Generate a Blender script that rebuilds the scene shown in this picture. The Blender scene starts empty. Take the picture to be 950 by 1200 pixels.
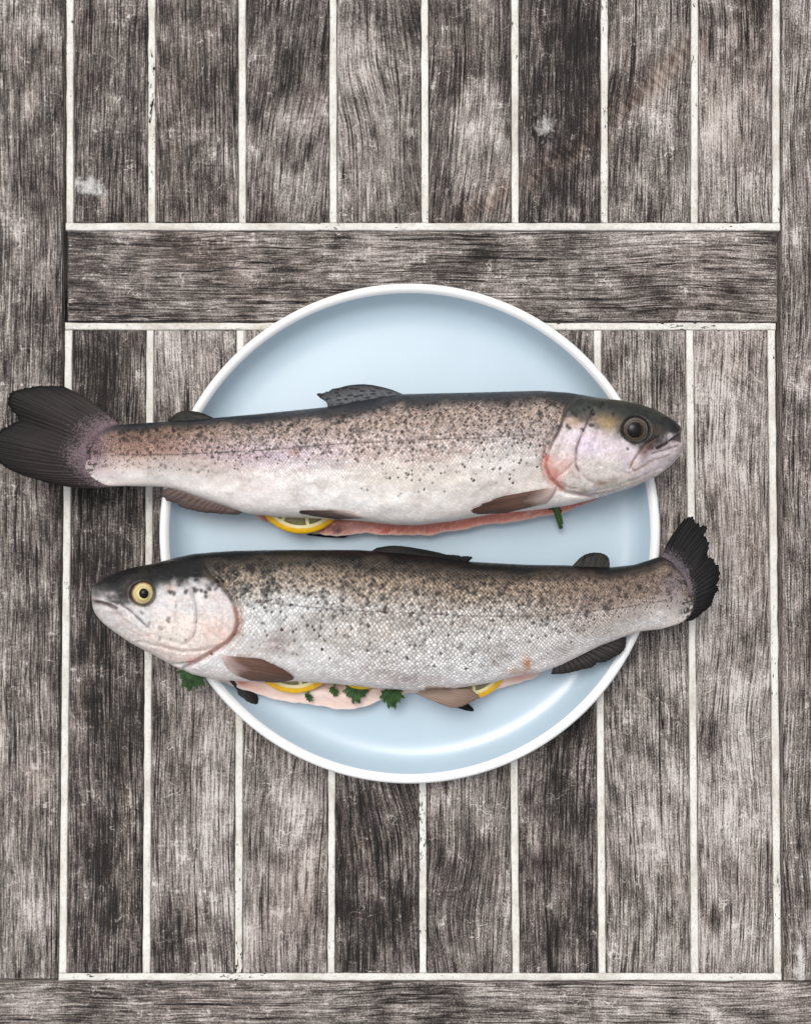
import bpy, math, random
import numpy as np
from mathutils import Vector, Matrix

# ------------------------------------------------------------------ camera, sky, sun, exposure
scene = bpy.context.scene
C = scene.collection
D = 0.65                      # camera height above the table top (m)
MM = 0.001
PX = 0.0005                   # half a millimetre of table top per photograph pixel
cam_d = bpy.data.cameras.new("camera")
cam = bpy.data.objects.new("camera", cam_d)
C.objects.link(cam)
cam.location = (0, 0, D)
cam.rotation_euler = (0, 0, 0)
cam_d.sensor_fit = 'VERTICAL'
cam_d.angle = 2 * math.atan(0.3 / D)
cam_d.clip_start = 0.01
cam_d.clip_end = 100
scene.camera = cam

world = bpy.data.worlds.new("World")
scene.world = world
world.use_nodes = True
wn = world.node_tree
for n_ in list(wn.nodes):
    wn.nodes.remove(n_)
w_out = wn.nodes.new('ShaderNodeOutputWorld')
w_bg = wn.nodes.new('ShaderNodeBackground')
w_hs = wn.nodes.new('ShaderNodeHueSaturation')
w_sky = wn.nodes.new('ShaderNodeTexSky')
SUN_EL, SUN_AZ = math.radians(66), math.radians(-28)      # azimuth from the top of the picture, minus = to the left
w_sky.sky_type = 'NISHITA'
w_sky.sun_disc = False
w_sky.sun_elevation = SUN_EL
w_sky.sun_rotation = SUN_AZ
w_sky.dust_density = 4.0
w_hs.inputs['Saturation'].default_value = 0.22             # overcast: a nearly white sky
w_bg.inputs['Strength'].default_value = 0.11
wn.links.new(w_sky.outputs[0], w_hs.inputs['Color'])
wn.links.new(w_hs.outputs[0], w_bg.inputs['Color'])
wn.links.new(w_bg.outputs[0], w_out.inputs['Surface'])

sun_d = bpy.data.lights.new("sun", 'SUN')
sun_d.energy = 1.05
sun_d.angle = math.radians(28)
sun_d.color = (1.0, 0.96, 0.91)
sun = bpy.data.objects.new("sun", sun_d)
C.objects.link(sun)
_sd = Vector((math.sin(SUN_AZ) * math.cos(SUN_EL), math.cos(SUN_AZ) * math.cos(SUN_EL), math.sin(SUN_EL)))
sun.rotation_euler = _sd.to_track_quat('Z', 'Y').to_euler()
sun.location = _sd * 3

vs = scene.view_settings
vs.view_transform = 'Standard'
vs.look = 'None'
vs.gamma = 1.0
vs.exposure = 0.43
vs.use_curve_mapping = False

# ------------------------------------------------------------------ helpers
rng = np.random.default_rng(11)
random.seed(7)


def lin(r, g, b):
    c = np.array([r, g, b], float) / 255.0
    return np.where(c <= 0.04045, c / 12.92, ((c + 0.055) / 1.055) ** 2.4)


def w2(px, py, z=0.0):
    """a spot of the photograph at height z (metres) -> x, y in metres"""
    k = PX * (D - z) / D
    return (np.asarray(px, float) - 475.0) * k, (600.0 - np.asarray(py, float)) * k


def pix(X, Y, Z):
    k = PX * (D - Z) / D
    return 475.0 + X / k, 600.0 - Y / k


def sstep(a, b, x):
    t = np.clip((x - a) / (b - a), 0, 1)
    return t * t * (3 - 2 * t)


_tab = np.random.default_rng(5).random((256, 256))


def vnoise(x, y, oct=1, seed=0, rough=0.5):
    x = np.asarray(x, float); y = np.asarray(y, float)
    tot = np.zeros(np.broadcast(x, y).shape); amp = 1.0; s = 0.0
    for o in range(oct):
        xx = x * 2 ** o + seed * 17.3 + o * 31.7; yy = y * 2 ** o + seed * 9.1 + o * 13.9
        xi = np.floor(xx).astype(int); yi = np.floor(yy).astype(int)
        fx = xx - xi; fy = yy - yi
        fx = fx * fx * (3 - 2 * fx); fy = fy * fy * (3 - 2 * fy)
        a = _tab[xi % 256, yi % 256]; b = _tab[(xi + 1) % 256, yi % 256]
        c = _tab[xi % 256, (yi + 1) % 256]; d = _tab[(xi + 1) % 256, (yi + 1) % 256]
        tot += amp * ((a * (1 - fx) + b * fx) * (1 - fy) + (c * (1 - fx) + d * fx) * fy)
        s += amp; amp *= rough
    return tot / s


def polydist(px, py, pts):
    """distance of points to a polyline, and the position along it 0..1"""
    pts = np.asarray(pts, float)
    best = np.full(np.shape(px), 1e9); tt = np.zeros(np.shape(px))
    seg = np.hypot(*(pts[1:] - pts[:-1]).T); L = seg.sum(); acc = 0
    for i in range(len(pts) - 1):
        a = pts[i]; d = pts[i + 1] - a; l2 = (d * d).sum()
        t = np.clip(((px - a[0]) * d[0] + (py - a[1]) * d[1]) / l2, 0, 1)
        q = np.hypot(px - a[0] - t * d[0], py - a[1] - t * d[1])
        m = q < best
        best = np.where(m, q, best); tt = np.where(m, (acc + t * seg[i]) / L, tt)
        acc += seg[i]
    return best, tt


def smooth_line(pts, n, k=2):
    """resample a polyline to n points by arc length, with rounded corners"""
    p = np.asarray(pts, float)
    for _ in range(k):
        q = [p[0]]
        for a, b in zip(p[:-1], p[1:]):
            q += [a * .75 + b * .25, a * .25 + b * .75]
        q.append(p[-1]); p = np.array(q)
    s = np.r_[0, np.cumsum(np.hypot(*np.diff(p, axis=0).T))]
    t = np.linspace(0, s[-1], n)
    return np.c_[np.interp(t, s, p[:, 0]), np.interp(t, s, p[:, 1])]


def mesh_from(name, verts, faces, smooth=True):
    me = bpy.data.meshes.new(name)
    verts = np.asarray(verts, np.float32)
    if isinstance(faces, np.ndarray):
        nf, k = faces.shape
        me.vertices.add(len(verts)); me.vertices.foreach_set('co', verts.ravel())
        me.loops.add(nf * k); me.loops.foreach_set('vertex_index', faces.astype(np.int32).ravel())
        me.polygons.add(nf)
        me.polygons.foreach_set('loop_start', np.arange(0, nf * k, k, dtype=np.int32))
        me.update(calc_edges=True)
    else:
        me.from_pydata(verts.tolist(), [], faces)
    me.polygons.foreach_set('use_smooth', np.full(len(me.polygons), smooth))
    me.validate()
    me.update()
    return me


def add_attr(me, name, arr):
    arr = np.asarray(arr, np.float32)
    if arr.ndim == 1:
        a = me.attributes.new(name, 'FLOAT', 'POINT'); a.data.foreach_set('value', arr)
    elif name.startswith('col'):
        a = me.attributes.new(name, 'FLOAT_COLOR', 'POINT')
        a.data.foreach_set('color', np.c_[arr, np.ones(len(arr), np.float32)].astype(np.float32).ravel())
    else:
        a = me.attributes.new(name, 'FLOAT_VECTOR', 'POINT'); a.data.foreach_set('vector', arr.ravel())


def obj(name, me, mat, parent=None):
    o = bpy.data.objects.new(name, me)
    C.objects.link(o)
    if mat is not None:
        me.materials.append(mat)
    if parent is not None:
        o.parent = parent
    return o


def thing(name, label, cat, group=None, loc=(0, 0, 0)):
    o = bpy.data.objects.new(name, None)
    C.objects.link(o)
    o.empty_display_size = 0.02
    o.location = loc
    o['label'] = label; o['category'] = cat
    if group:
        o['group'] = group
    return o


class NT:
    """a short hand for node trees"""
    def __init__(self, name):
        self.mat = bpy.data.materials.new(name); self.mat.use_nodes = True
        self.t = self.mat.node_tree
        self.b = next(n for n in self.t.nodes if n.type == 'BSDF_PRINCIPLED')

    def put(self, sock, v):
        if v is None:
            return
        if isinstance(v, bpy.types.NodeSocket):
            self.t.links.new(v, sock)
        elif hasattr(sock.default_value, '__len__'):
            v = list(v)
            if len(sock.default_value) == 4 and len(v) == 3:
                v.append(1.0)
            sock.default_value = v
        else:
            sock.default_value = float(v)

    def attr(self, name, out='Fac'):
        n = self.t.nodes.new('ShaderNodeAttribute'); n.attribute_name = name
        return n.outputs[out]

    def m(self, op, a, b=None, c=None, clamp=False):
        n = self.t.nodes.new('ShaderNodeMath'); n.operation = op; n.use_clamp = clamp
        self.put(n.inputs[0], a); self.put(n.inputs[1], b); self.put(n.inputs[2], c)
        return n.outputs[0]

    def vm(self, op, a, b=None):
        n = self.t.nodes.new('ShaderNodeVectorMath'); n.operation = op
        self.put(n.inputs[0], a); self.put(n.inputs[1], b)
        return n.outputs[1] if op in ('DOT_PRODUCT', 'LENGTH') else n.outputs[0]

    def noise(self, vec, mul=(1, 1, 1), detail=2, rough=0.5, dist=0.0, off=(0, 0, 0), color=False):
        v = self.vm('MULTIPLY_ADD', vec, mul)
        v.node.inputs[2].default_value = off
        n = self.t.nodes.new('ShaderNodeTexNoise')
        n.inputs['Scale'].default_value = 1; n.inputs['Detail'].default_value = detail
        n.inputs['Roughness'].default_value = rough; n.inputs['Distortion'].default_value = dist
        self.t.links.new(v, n.inputs['Vector'])
        return n.outputs['Color'] if color else n.outputs['Fac']

    def voro(self, vec, feature='F1', rnd=1.0, scale=1.0, out='Distance', dims='3D'):
        n = self.t.nodes.new('ShaderNodeTexVoronoi'); n.feature = feature; n.voronoi_dimensions = dims
        n.inputs['Scale'].default_value = scale; n.inputs['Randomness'].default_value = rnd
        self.put(n.inputs['Vector'], vec)
        return n.outputs[out]

    def ramp(self, fac, stops, interp='LINEAR'):
        n = self.t.nodes.new('ShaderNodeValToRGB'); n.color_ramp.interpolation = interp
        e = n.color_ramp.elements
        while len(e) < len(stops):
            e.new(0.5)
        for el, (p, c) in zip(e, stops):
            el.position = p
            c = (c, c, c) if np.isscalar(c) else c
            el.color = (c[0], c[1], c[2], 1)
        self.put(n.inputs[0], fac)
        return n.outputs[0]

    def mr(self, v, a, b, c=0.0, d=1.0, smooth=False):
        n = self.t.nodes.new('ShaderNodeMapRange')
        if smooth:
            n.interpolation_type = 'SMOOTHSTEP'
        for i, q in enumerate((v, a, b, c, d)):
            self.put(n.inputs[i], q)
        return n.outputs[0]

    def mix(self, f, a, b, mode='MIX'):
        n = self.t.nodes.new('ShaderNodeMix'); n.data_type = 'RGBA'; n.blend_type = mode
        self.put(n.inputs[0], f); self.put(n.inputs[6], a); self.put(n.inputs[7], b)
        return n.outputs[2]

    def sep(self, v):
        n = self.t.nodes.new('ShaderNodeSeparateXYZ'); self.put(n.inputs[0], v)
        return n.outputs

    def comb(self, x, y, z):
        n = self.t.nodes.new('ShaderNodeCombineXYZ')
        for i, q in enumerate((x, y, z)):
            self.put(n.inputs[i], q)
        return n.outputs[0]

    def bump(self, h, dist, strength=1.0, normal=None):
        n = self.t.nodes.new('ShaderNodeBump')
        n.inputs['Strength'].default_value = strength; n.inputs['Distance'].default_value = dist
        self.put(n.inputs['Height'], h)
        if normal is not None:
            self.put(n.inputs['Normal'], normal)
        return n.outputs[0]

    def geo(self):
        return self.t.nodes.new('ShaderNodeNewGeometry').outputs['Position']

    def set(self, **kw):
        for k, v in kw.items():
            self.put(self.b.inputs[k.replace('_', ' ')], v)
        return self.mat


# ------------------------------------------------------------------ materials
def wood_material():
    n = NT('weathered_teak')
    g = n.attr('gcoord', 'Vector')                 # mm, y runs along the grain
    tone = n.attr('tone'); white = n.attr('white'); brown = n.attr('brown'); saw = n.attr('saw')
    wob = n.noise(g, (.03, .012, 1), 2, .5, off=(3, 9, 0))
    gx, gy, gz = n.sep(g)
    gw = n.comb(n.m('MULTIPLY_ADD', wob, 4.0, gx), gy, gz)
    fine = n.noise(gw, (.82, .024, 1), 3, .65)
    hair = n.noise(gw, (1.3, .075, 1), 2, .7, off=(40, 0, 0))
    broad = n.noise(gw, (.085, .034, 1), 5, .7, off=(21, 2, 0))
    speck = n.noise(g, (1.0, .80, 1), 3, .8, off=(2, 31, 0))
    cross = n.noise(g, (.030, .55, 1), 4, .7, off=(7, 7, 0))     # scrapes across the grain
    cloud = n.noise(g, (.032, .029, 1), 8, .74, off=(71, 12, 0))
    def dev(x, k):
        return n.m('MULTIPLY', n.m('SUBTRACT', x, .5), k)
    v = n.m('ADD', n.m('ADD', tone, .045), dev(fine, 1.3))
    v = n.m('ADD', v, dev(hair, 1.15))
    v = n.m('ADD', v, dev(broad, 1.05))
    v = n.m('ADD', v, dev(speck, 1.35))
    v = n.m('ADD', v, n.m('MULTIPLY', dev(cross, .8), n.mr(cloud, .5, .64)))
    v = n.m('ADD', v, dev(cloud, 1.25))
    # long open pores and cracks along the grain
    ck = n.noise(gw, (.16, .0035, 1), 2, .5, off=(90, 3, 0))
    ckd = n.m('ABSOLUTE', n.m('SUBTRACT', ck, .5))
    crk = n.mr(ckd, .0, .010, 1.0, 0.0)
    crk = n.m('MULTIPLY', crk, n.mr(n.noise(g, (.05, .012, 1), 2, .5, off=(8, 61, 0)), .42, .60))
    pore = n.mr(n.noise(gw, (.80, .0085, 1), 2, .6, off=(5, 77, 0)), .575, .635)
    pore = n.m('MULTIPLY', pore, n.mr(n.noise(g, (.06, .03, 1), 4, .7, off=(17, 40, 0)), .38, .6))
    v = n.m('SUBTRACT', v, n.m('MULTIPLY', crk, .60))
    v = n.m('SUBTRACT', v, n.m('MULTIPLY', pore, .46))
    # thin pale scratches wandering over the boards
    sc1 = n.m('ABSOLUTE', n.m('SUBTRACT', n.noise(g, (.016, .024, 1), 4, .6, off=(45, 19, 0)), .5))
    sc2 = n.m('ABSOLUTE', n.m('SUBTRACT', n.noise(g, (.030, .014, 1), 3, .6, off=(15, 83, 0)), .5))
    scr = n.m('MAXIMUM', n.mr(sc1, 0, .0045, 1, 0), n.mr(sc2, 0, .0030, 1, 0))
    scr = n.m('MULTIPLY', scr, n.mr(n.noise(g, (.09, .09, 1), 3, .6, off=(30, 2, 0)), .48, .62))
    v = n.m('ADD', v, n.m('MULTIPLY', scr, .5))
    # worn pale rubbed spots, bird-lime like splashes
    rub = n.mr(n.m('ADD', white, dev(n.noise(g, (.22, .16, 1), 5, .72, off=(33, 44, 0)), 1.3)), .45, .75)
    flake = n.mr(n.m('ADD', n.noise(g, (.30, .14, 1), 4, .75, off=(14, 55, 0)), dev(cloud, .9)), .655, .71)
    sawl = n.noise(n.comb(n.m('ADD', gx, n.m('MULTIPLY', gy, .9)), n.m('SUBTRACT', gy, n.m('MULTIPLY', gx, .9)), gz), (.03, .42, 1), 3, .6)
    v = n.m('ADD', v, n.m('MULTIPLY', saw, n.m('ADD', .12, dev(sawl, 1.2))))
    v = n.m('ADD', v, n.m('MULTIPLY', flake, .34))
    col = n.ramp(v, [(0.0, lin(30, 27, 26)), (.22, lin(58, 52, 50)), (.42, lin(97, 90, 86)),
                     (.60, lin(134, 126, 121)), (.80, lin(174, 166, 161)), (1.0, lin(208, 202, 198))])
    tintn = n.noise(g, (.018, .012, 1), 3, .6, off=(61, 3, 0))
    col = n.mix(n.mr(tintn, .50, .76, 0, .36), col, lin(176, 150, 124), 'MULTIPLY')
    lil = n.noise(g, (.022, .016, 1), 3, .6, off=(5, 93, 0))
    col = n.mix(n.mr(lil, .48, .75, 0, .3), col, lin(240, 228, 234), 'MULTIPLY')
    col = n.mix(1.0, col, (1.0, .993, .984), 'MULTIPLY')
    col = n.mix(n.m('MULTIPLY', brown, n.mr(speck, .35, .6, .25, .8)), col, lin(176, 146, 122), 'MULTIPLY')
    col = n.mix(n.m('MULTIPLY', rub, n.mr(speck, .3, .62, .35, .95)), col, lin(216, 214, 211))
    h = n.m('ADD', n.m('MULTIPLY', fine, 1.0), n.m('MULTIPLY', hair, .5))
    h = n.m('SUBTRACT', h, n.m('MULTIPLY', crk, 1.2))
    h = n.m('SUBTRACT', h, n.m('MULTIPLY', pore, .6))
    nb = n.bump(h, .0009, .8)
    n.set(Base_Color=col, Roughness=.78, Normal=nb)
    n.put(n.b.inputs['Specular IOR Level'], .3)
    return n.mat


def filler_material():
    n = NT('cream_filler')
    g = n.attr('gcoord', 'Vector')
    a = n.noise(g, (.10, .05, 1), 4, .65)
    b = n.noise(g, (.8, .5, 1), 3, .7)
    col = n.ramp(a, [(.3, lin(196, 190, 180)), (.5, lin(222, 219, 212)), (.7, lin(233, 231, 226))])
    col = n.mix(n.mr(b, .5, .75, 0, .5), col, lin(160, 148, 134))
    edge = n.attr('edge')
    nick = n.noise(g, (.75, .22, 1), 3, .65, off=(4, 8, 0))
    where = n.noise(g, (.015, .018, 1), 2, .5, off=(6, 18, 0))
    nk = n.mr(n.m('ADD', nick, n.m('MULTIPLY', n.m('SUBTRACT', where, .5), .55)), .70, .74)
    edge_dark = n.mr(n.m('ADD', edge, n.m('MULTIPLY', n.m('SUBTRACT', nick, .5), .9)), .82, 1.15, 0, .6)  # uneven darkening towards the strip's edges
    col = n.mix(edge_dark, col, lin(120, 110, 100))
    col = n.mix(nk, col, lin(30, 26, 23))
    n.set(Base_Color=col, Roughness=.7, Normal=n.bump(n.m('SUBTRACT', b, n.m('MULTIPLY', nk, 2.5)), .0006, .7))
    n.put(n.b.inputs['Specular IOR Level'], .3)
    return n.mat


def plain(name, col, rough=.6, var=.15, scale=120, spec=.5, coat=0.0, sss=None, bump=0.0002):
    n = NT(name)
    p = n.geo()
    a = n.noise(p, (scale,) * 3, 4, .6)
    c = np.asarray(col)
    n.set(Base_Color=n.ramp(a, [(.25, c * (1 - var)), (.75, np.minimum(c * (1 + var), 1))]), Roughness=rough,
          Normal=n.bump(n.noise(p, (scale * 4,) * 3, 3, .6), bump, .5))
    n.put(n.b.inputs['Specular IOR Level'], spec)
    n.put(n.b.inputs['Coat Weight'], coat)
    n.put(n.b.inputs['Coat Roughness'], .12)
    if sss:
        n.put(n.b.inputs['Subsurface Weight'], sss)
        n.put(n.b.inputs['Subsurface Radius'], (.004, .002, .0015))
    return n.mat


def glaze_material(name, col, rough):
    n = NT(name)
    p = n.geo()
    a = n.noise(p, (28, 28, 28), 3, .5)
    c = np.asarray(col)
    cc = n.ramp(a, [(.3, c * .975), (.7, np.minimum(c * 1.02, 1))])
    n.set(Base_Color=cc, Roughness=n.mr(a, .3, .7, rough * .9, rough * 1.1))
    n.put(n.b.inputs['Specular IOR Level'], .5)
    n.put(n.b.inputs['Coat Weight'], .6); n.put(n.b.inputs['Coat Roughness'], .24)
    return n.mat


def skin_material():
    """trout skin: pigment comes with the mesh, the scale lattice, sparkle and slime gloss from nodes"""
    n = NT('trout_skin')
    col = n.attr('col_skin', 'Color'); scl = n.attr('scl'); uv = n.attr('suv', 'Vector'); flesh = n.attr('flesh')
    outl = n.attr('outl')
    ux, uy, uz = n.sep(uv)
    jit = n.noise(uv, (.35, .35, 1), 2, .5, color=True)
    uvj = n.vm('ADD', uv, n.vm('SCALE', n.vm('SUBTRACT', jit, (.5, .5, .5))))
    uvj.node.inputs[1].links[0].from_node.inputs[3].default_value = 1.0
    jx, jy, _ = n.sep(uvj)
    rot = n.comb(n.m('MULTIPLY', n.m('ADD', jx, jy), .92), n.m('MULTIPLY', n.m('SUBTRACT', jx, jy), .92), 0.0)
    cellc = n.voro(rot, 'F1', .38, 1.0, 'Color', '2D')
    dist = n.voro(rot, 'F1', .38, 1.0, 'Distance', '2D')
    edge = n.voro(rot, 'DISTANCE_TO_EDGE', .38, 1.0, 'Distance', '2D')
    pos = n.voro(rot, 'F1', .38, 1.0, 'Position', '2D')
    loc = n.vm('SUBTRACT', rot, pos)
    lx, ly, _ = n.sep(loc)
    along = n.m('ADD', lx, ly)                                    # along the fish within one scale
    cr, cg, cb = n.sep(cellc)
    rim = n.mr(edge, .02, .20, 1.0, 0.0)                          # the dark skin between scales
    dark = n.m('MULTIPLY', n.m('MULTIPLY', rim, outl), scl)
    rnd = n.m('ADD', 1.0, n.m('MULTIPLY', n.m('MULTIPLY', n.m('SUBTRACT', cr, .5), scl), .26))
    c1 = n.mix(1.0, col, n.comb(rnd, rnd, rnd), 'MULTIPLY')
    c1 = n.mix(dark, c1, n.mix(1.0, col, lin(120, 108, 98), 'MULTIPLY'))
    gl = n.m('MULTIPLY', n.mr(n.m('ADD', cg, n.m('MULTIPLY', dist, -.5)), .45, .70), scl)  # glints of single scales, painted into the colour
    gb = n.m('MULTIPLY_ADD', gl, .24, 1.0)
    c1 = n.mix(1.0, c1, n.comb(gb, gb, gb), 'MULTIPLY')
    fl = n.noise(n.geo(), (900, 260, 260), 4, .7)
    c1 = n.mix(n.m('MULTIPLY', flesh, n.mr(fl, .52, .68, 0, .45)), c1, lin(244, 205, 192))
    # black ticks: some scales carry a dark fleck on their free edge
    spk = n.attr('spk')
    ce2 = n.m('FRACT', n.m('ADD', n.m('MULTIPLY', cr, 7.31), n.m('MULTIPLY', cb, 3.77)))
    tk = n.m('MULTIPLY', n.m('LESS_THAN', ce2, spk), n.mr(n.m('SUBTRACT', n.m('ADD', dist, n.m('MULTIPLY', along, -.30)), n.m('MULTIPLY', cg, .30)), .10, .34, 1.0, 0.0))
    c1 = n.mix(n.m('MULTIPLY', tk, n.mr(cb, 0, 1, .45, .97)), c1, lin(36, 29, 26))
    # relief: every scale a small tilted shingle
    tilt = n.m('MULTIPLY', along, n.m('ADD', .55, n.m('MULTIPLY', n.m('SUBTRACT', cb, .5), 1.3)))
    tilt2 = n.m('MULTIPLY', n.m('SUBTRACT', lx, ly), n.m('MULTIPLY', n.m('SUBTRACT', cg, .5), 1.1))
    hgt = n.m('ADD', n.m('ADD', tilt, tilt2), n.m('MULTIPLY', dist, -.9))
    hgt = n.m('SUBTRACT', hgt, n.m('MULTIPLY', rim, .35))
    hgt = n.m('MULTIPLY', hgt, scl)
    micro = n.noise(n.geo(), (700, 700, 700), 3, .6)
    wr = n.noise(n.geo(), (160, 160, 160), 3, .6)
    wr2 = n.noise(n.geo(), (420, 420, 300), 4, .65, dist=.6)
    hgt = n.m('ADD', hgt, n.m('ADD', n.m('MULTIPLY', micro, .35), n.m('MULTIPLY', wr, .8)))
    hgt = n.m('ADD', hgt, n.m('MULTIPLY', n.m('MULTIPLY', wr2, n.m('SUBTRACT', 1.0, scl)), 1.6))
    nb = n.bump(hgt, .00036, .8)
    n.set(Base_Color=c1, Roughness=n.mr(n.m('SUBTRACT', n.m('MULTIPLY', scl, cr), n.m('MULTIPLY', flesh, .4)), 0, 1, .30, .44), Normal=nb)
    n.put(n.b.inputs['Metallic'], n.m('MULTIPLY', scl, .05))
    n.put(n.b.inputs['Specular IOR Level'], .30)
    n.put(n.b.inputs['Coat Weight'], .04); n.put(n.b.inputs['Coat Roughness'], .22)
    return n.mat


def fin_material(name, c_mem, c_ray, c_tip, spots=0.0, base=None, basew=.36, basen=.5, stipple=False):
    n = NT(name)
    uv = n.attr('suv', 'Vector')            # x counts the rays, y runs from the base to the tip
    ux, uy, _ = n.sep(uv)
    w = n.noise(uv, (.25, 2.5, 1), 3, .6)
    uw = n.m('ADD', ux, n.m('MULTIPLY', n.m('SUBTRACT', w, .5), .8))
    fork = n.m('SINE', n.m('MULTIPLY', uw, 6.2832))
    fork2 = n.m('SINE', n.m('MULTIPLY', uw, 12.566))
    f = n.m('ADD', n.m('MULTIPLY', fork, n.mr(uy, .3, .9, .5, .2)), n.m('MULTIPLY', fork2, n.mr(uy, .3, .9, 0, .4)))
    f = n.mr(f, -.35, .5)
    patch = n.noise(uv, (.12, 3.0, 1), 4, .6, off=(9, 1, 0))
    mem = n.mix(n.mr(patch, .3, .7), np.asarray(c_mem) * .7, np.minimum(np.asarray(c_mem) * 1.25, 1))
    col = n.mix(n.m('MULTIPLY', f, .5), mem, c_ray)
    col = n.mix(n.mr(n.m('ADD', uy, n.m('MULTIPLY', n.m('SUBTRACT', patch, .5), .6)), .55, 1.0, 0, .8), col, c_tip)
    if base is not None and stipple:
        stp = n.noise(n.geo(), (1100, 1100, 1100), 3, .75)
        stf = n.mr(n.m('SUBTRACT', n.m('ADD', stp, n.m('MULTIPLY', n.m('SUBTRACT', patch, .5), .5)), n.m('MULTIPLY', uy, 1.1)), .22, .42)
        col = n.mix(n.m('MULTIPLY', stf, .9), col, base)
    elif base is not None:
        col = n.mix(n.mr(n.m('ADD', uy, n.m('MULTIPLY', n.m('SUBTRACT', patch, .5), basen)), .0, basew, .95, 0), col, base)
    if spots:
        sp = n.voro(n.vm('MULTIPLY', uv, (.55, 5.5, 1)), 'F1', .9, 1.0, 'Distance', '2D')
        col = n.mix(n.mr(sp, .22, .30, spots, 0), col, lin(26, 25, 26))
    n.set(Base_Color=col, Roughness=.55, Normal=n.bump(n.m('ADD', f, n.m('MULTIPLY', w, .4)), .00018, .6))
    n.put(n.b.inputs['Specular IOR Level'], .15)
    n.put(n.b.inputs['Coat Weight'], .03); n.put(n.b.inputs['Coat Roughness'], .25)
    return n.mat


M_wood = wood_material()
M_fill = filler_material()
M_under = plain('dark_gap_backing', lin(48, 42, 38), .9, .3, 60)
M_rim = glaze_material('white_glaze', lin(243, 244, 244), .28)
M_well = glaze_material('pale_blue_glaze', lin(181, 201, 214), .34)
M_skin = skin_material()

# ------------------------------------------------------------------ the table
table = thing('wooden_table', 'weathered grey slatted wooden table top with cream filler strips between the planks', 'table')
# tone blots on the boards: x, y, rx, ry, amount (photograph pixels)
BLOTS = [(108, 120, 60, 130, -.06), (205, 110, 26, 150, -.02), (238, 180, 22, 140, -.16), (330, 60, 60, 70, -.20), (325, 205, 60, 60, .10),
         (425, 75, 34, 60, .26), (470, 30, 30, 50, -.22), (425, 225, 30, 40, .10), (475, 150, 26, 60, -.05),
         (520, 40, 40, 70, -.12), (560, 170, 40, 60, .16), (515, 235, 18, 40, -.18), (655, 60, 50, 120, -.30), (640, 225, 40, 50, -.12),
         (690, 100, 20, 110, -.2), (760, 190, 40, 60, .10), (735, 150, 20, 40, -.16), (755, 40, 50, 60, .02), (845, 150, 34, 46, .30), (850, 40, 50, 60, -.06),
         (40, 200, 20, 60, -.12), (55, 150, 25, 40, .06), (20, 40, 30, 40, .10), (110, 450, 40, 120, -.24), (155, 430, 18, 60, .04), (122, 800, 46, 400, -.26), (160, 1040, 20, 200, .05),
         (222, 430, 50, 60, .14), (225, 860, 50, 120, .02), (255, 900, 26, 200, .18), (235, 1000, 30, 60, .14), (205, 1110, 28, 40, -.30), (310, 880, 30, 60, -.10),
         (340, 1000, 50, 130, .14), (300, 940, 16, 100, -.10), (440, 960, 50, 60, -.16), (405, 1050, 20, 60, -.34), (450, 1090, 50, 36, -.28),
         (550, 920, 50, 60, .10), (535, 1030, 40, 60, -.22), (585, 1040, 16, 60, .08), (550, 1120, 50, 24, .08), (660, 900, 50, 90, -.22), (640, 1010, 40, 60, .02), (690, 1090, 10, 40, -.4), (650, 1080, 40, 60, -.12),
         (755, 620, 50, 100, .04), (750, 790, 46, 60, -.12), (760, 950, 50, 150, .10), (780, 1110, 40, 50, .12), (860, 700, 44, 300, .10), (838, 855, 5, 14, -.5), (838, 1075, 7, 16, -.45),  # includes the tail's soft shadow, painted into the board tone
         (870, 1000, 36, 160, .14), (930, 150, 24, 120, .06), (930, 850, 20, 300, .02), (935, 600, 14, 80, -.1), (40, 700, 30, 150, -.08), (30, 880, 40, 100, .14), (40, 1080, 34, 100, .16),
         (300, 290, 90, 18, -.06), (180, 360, 80, 16, -.05), (560, 302, 20, 8, -.35), (620, 280, 60, 10, .14), (800, 300, 90, 20, .06), (800, 350, 100, 20, -.04),
         (150, 1180, 140, 24, .06), (500, 1180, 120, 24, -.06), (770, 1165, 140, 14, .16), (560, 1190, 80, 10, -.1), (640, 385, 200, 30, .0), (850, 420, 40, 40, .10), (850, 520, 40, 60, .12)]
WHITES = [(104, 217, 26, 15, .56), (640, 150, 24, 18, .36), (636, 120, 16, 30, .22), (640, 190, 16, 22, .30), (850, 160, 30, 24, .26), (425, 50, 20, 40, .22), (55, 155, 10, 40, .24), (65, 140, 12, 14, .30), (8, 45, 10, 12, .4),
          (128, 245, 10, 18, .34), (415, 220, 20, 20, .24), (320, 1010, 8, 16, .3), (618, 310, 6, 34, .34), (580, 275, 14, 6, .3), (85, 320, 10, 10, .3), (655, 1000, 6, 10, .34), (465, 962, 4, 5, .9),
          (240, 320, 30, 14, .16), (940, 1140, 4, 60, .8), (5, 1010, 14, 60, .26), (330, 960, 40, 10, .25), (520, 225, 30, 25, .25), (745, 875, 30, 8, .30), (640, 880, 25, 6, .30), (720, 60, 40, 40, .1)]
BROWNS = [(370, 115, 18, 20, .5), (500, 245, 24, 40, .4), (240, 60, 40, 80, .3), (230, 290, 60, 30, .5), (650, 1000, 14, 18, .7), (580, 1020, 14, 30, .5), (205, 180, 30, 90, .3), (300, 1170, 60, 10, .2), (740, 1160, 60, 8, .5), (780, 640, 30, 60, .4), (870, 620, 40, 50, .35), (30, 200, 40, 60, .15)]
SWIPE = [(545, 250), (600, 222), (668, 180), (712, 138), (760, 100), (812, 50)]


def gauss(px, py, L, k=1.0):
    r = np.zeros(np.shape(px))
    for x, y, rx, ry, a in L:
        r += k * a * np.exp(-((px - x) / rx) ** 2 - ((py - y) / ry) ** 2)
    return r


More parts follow.
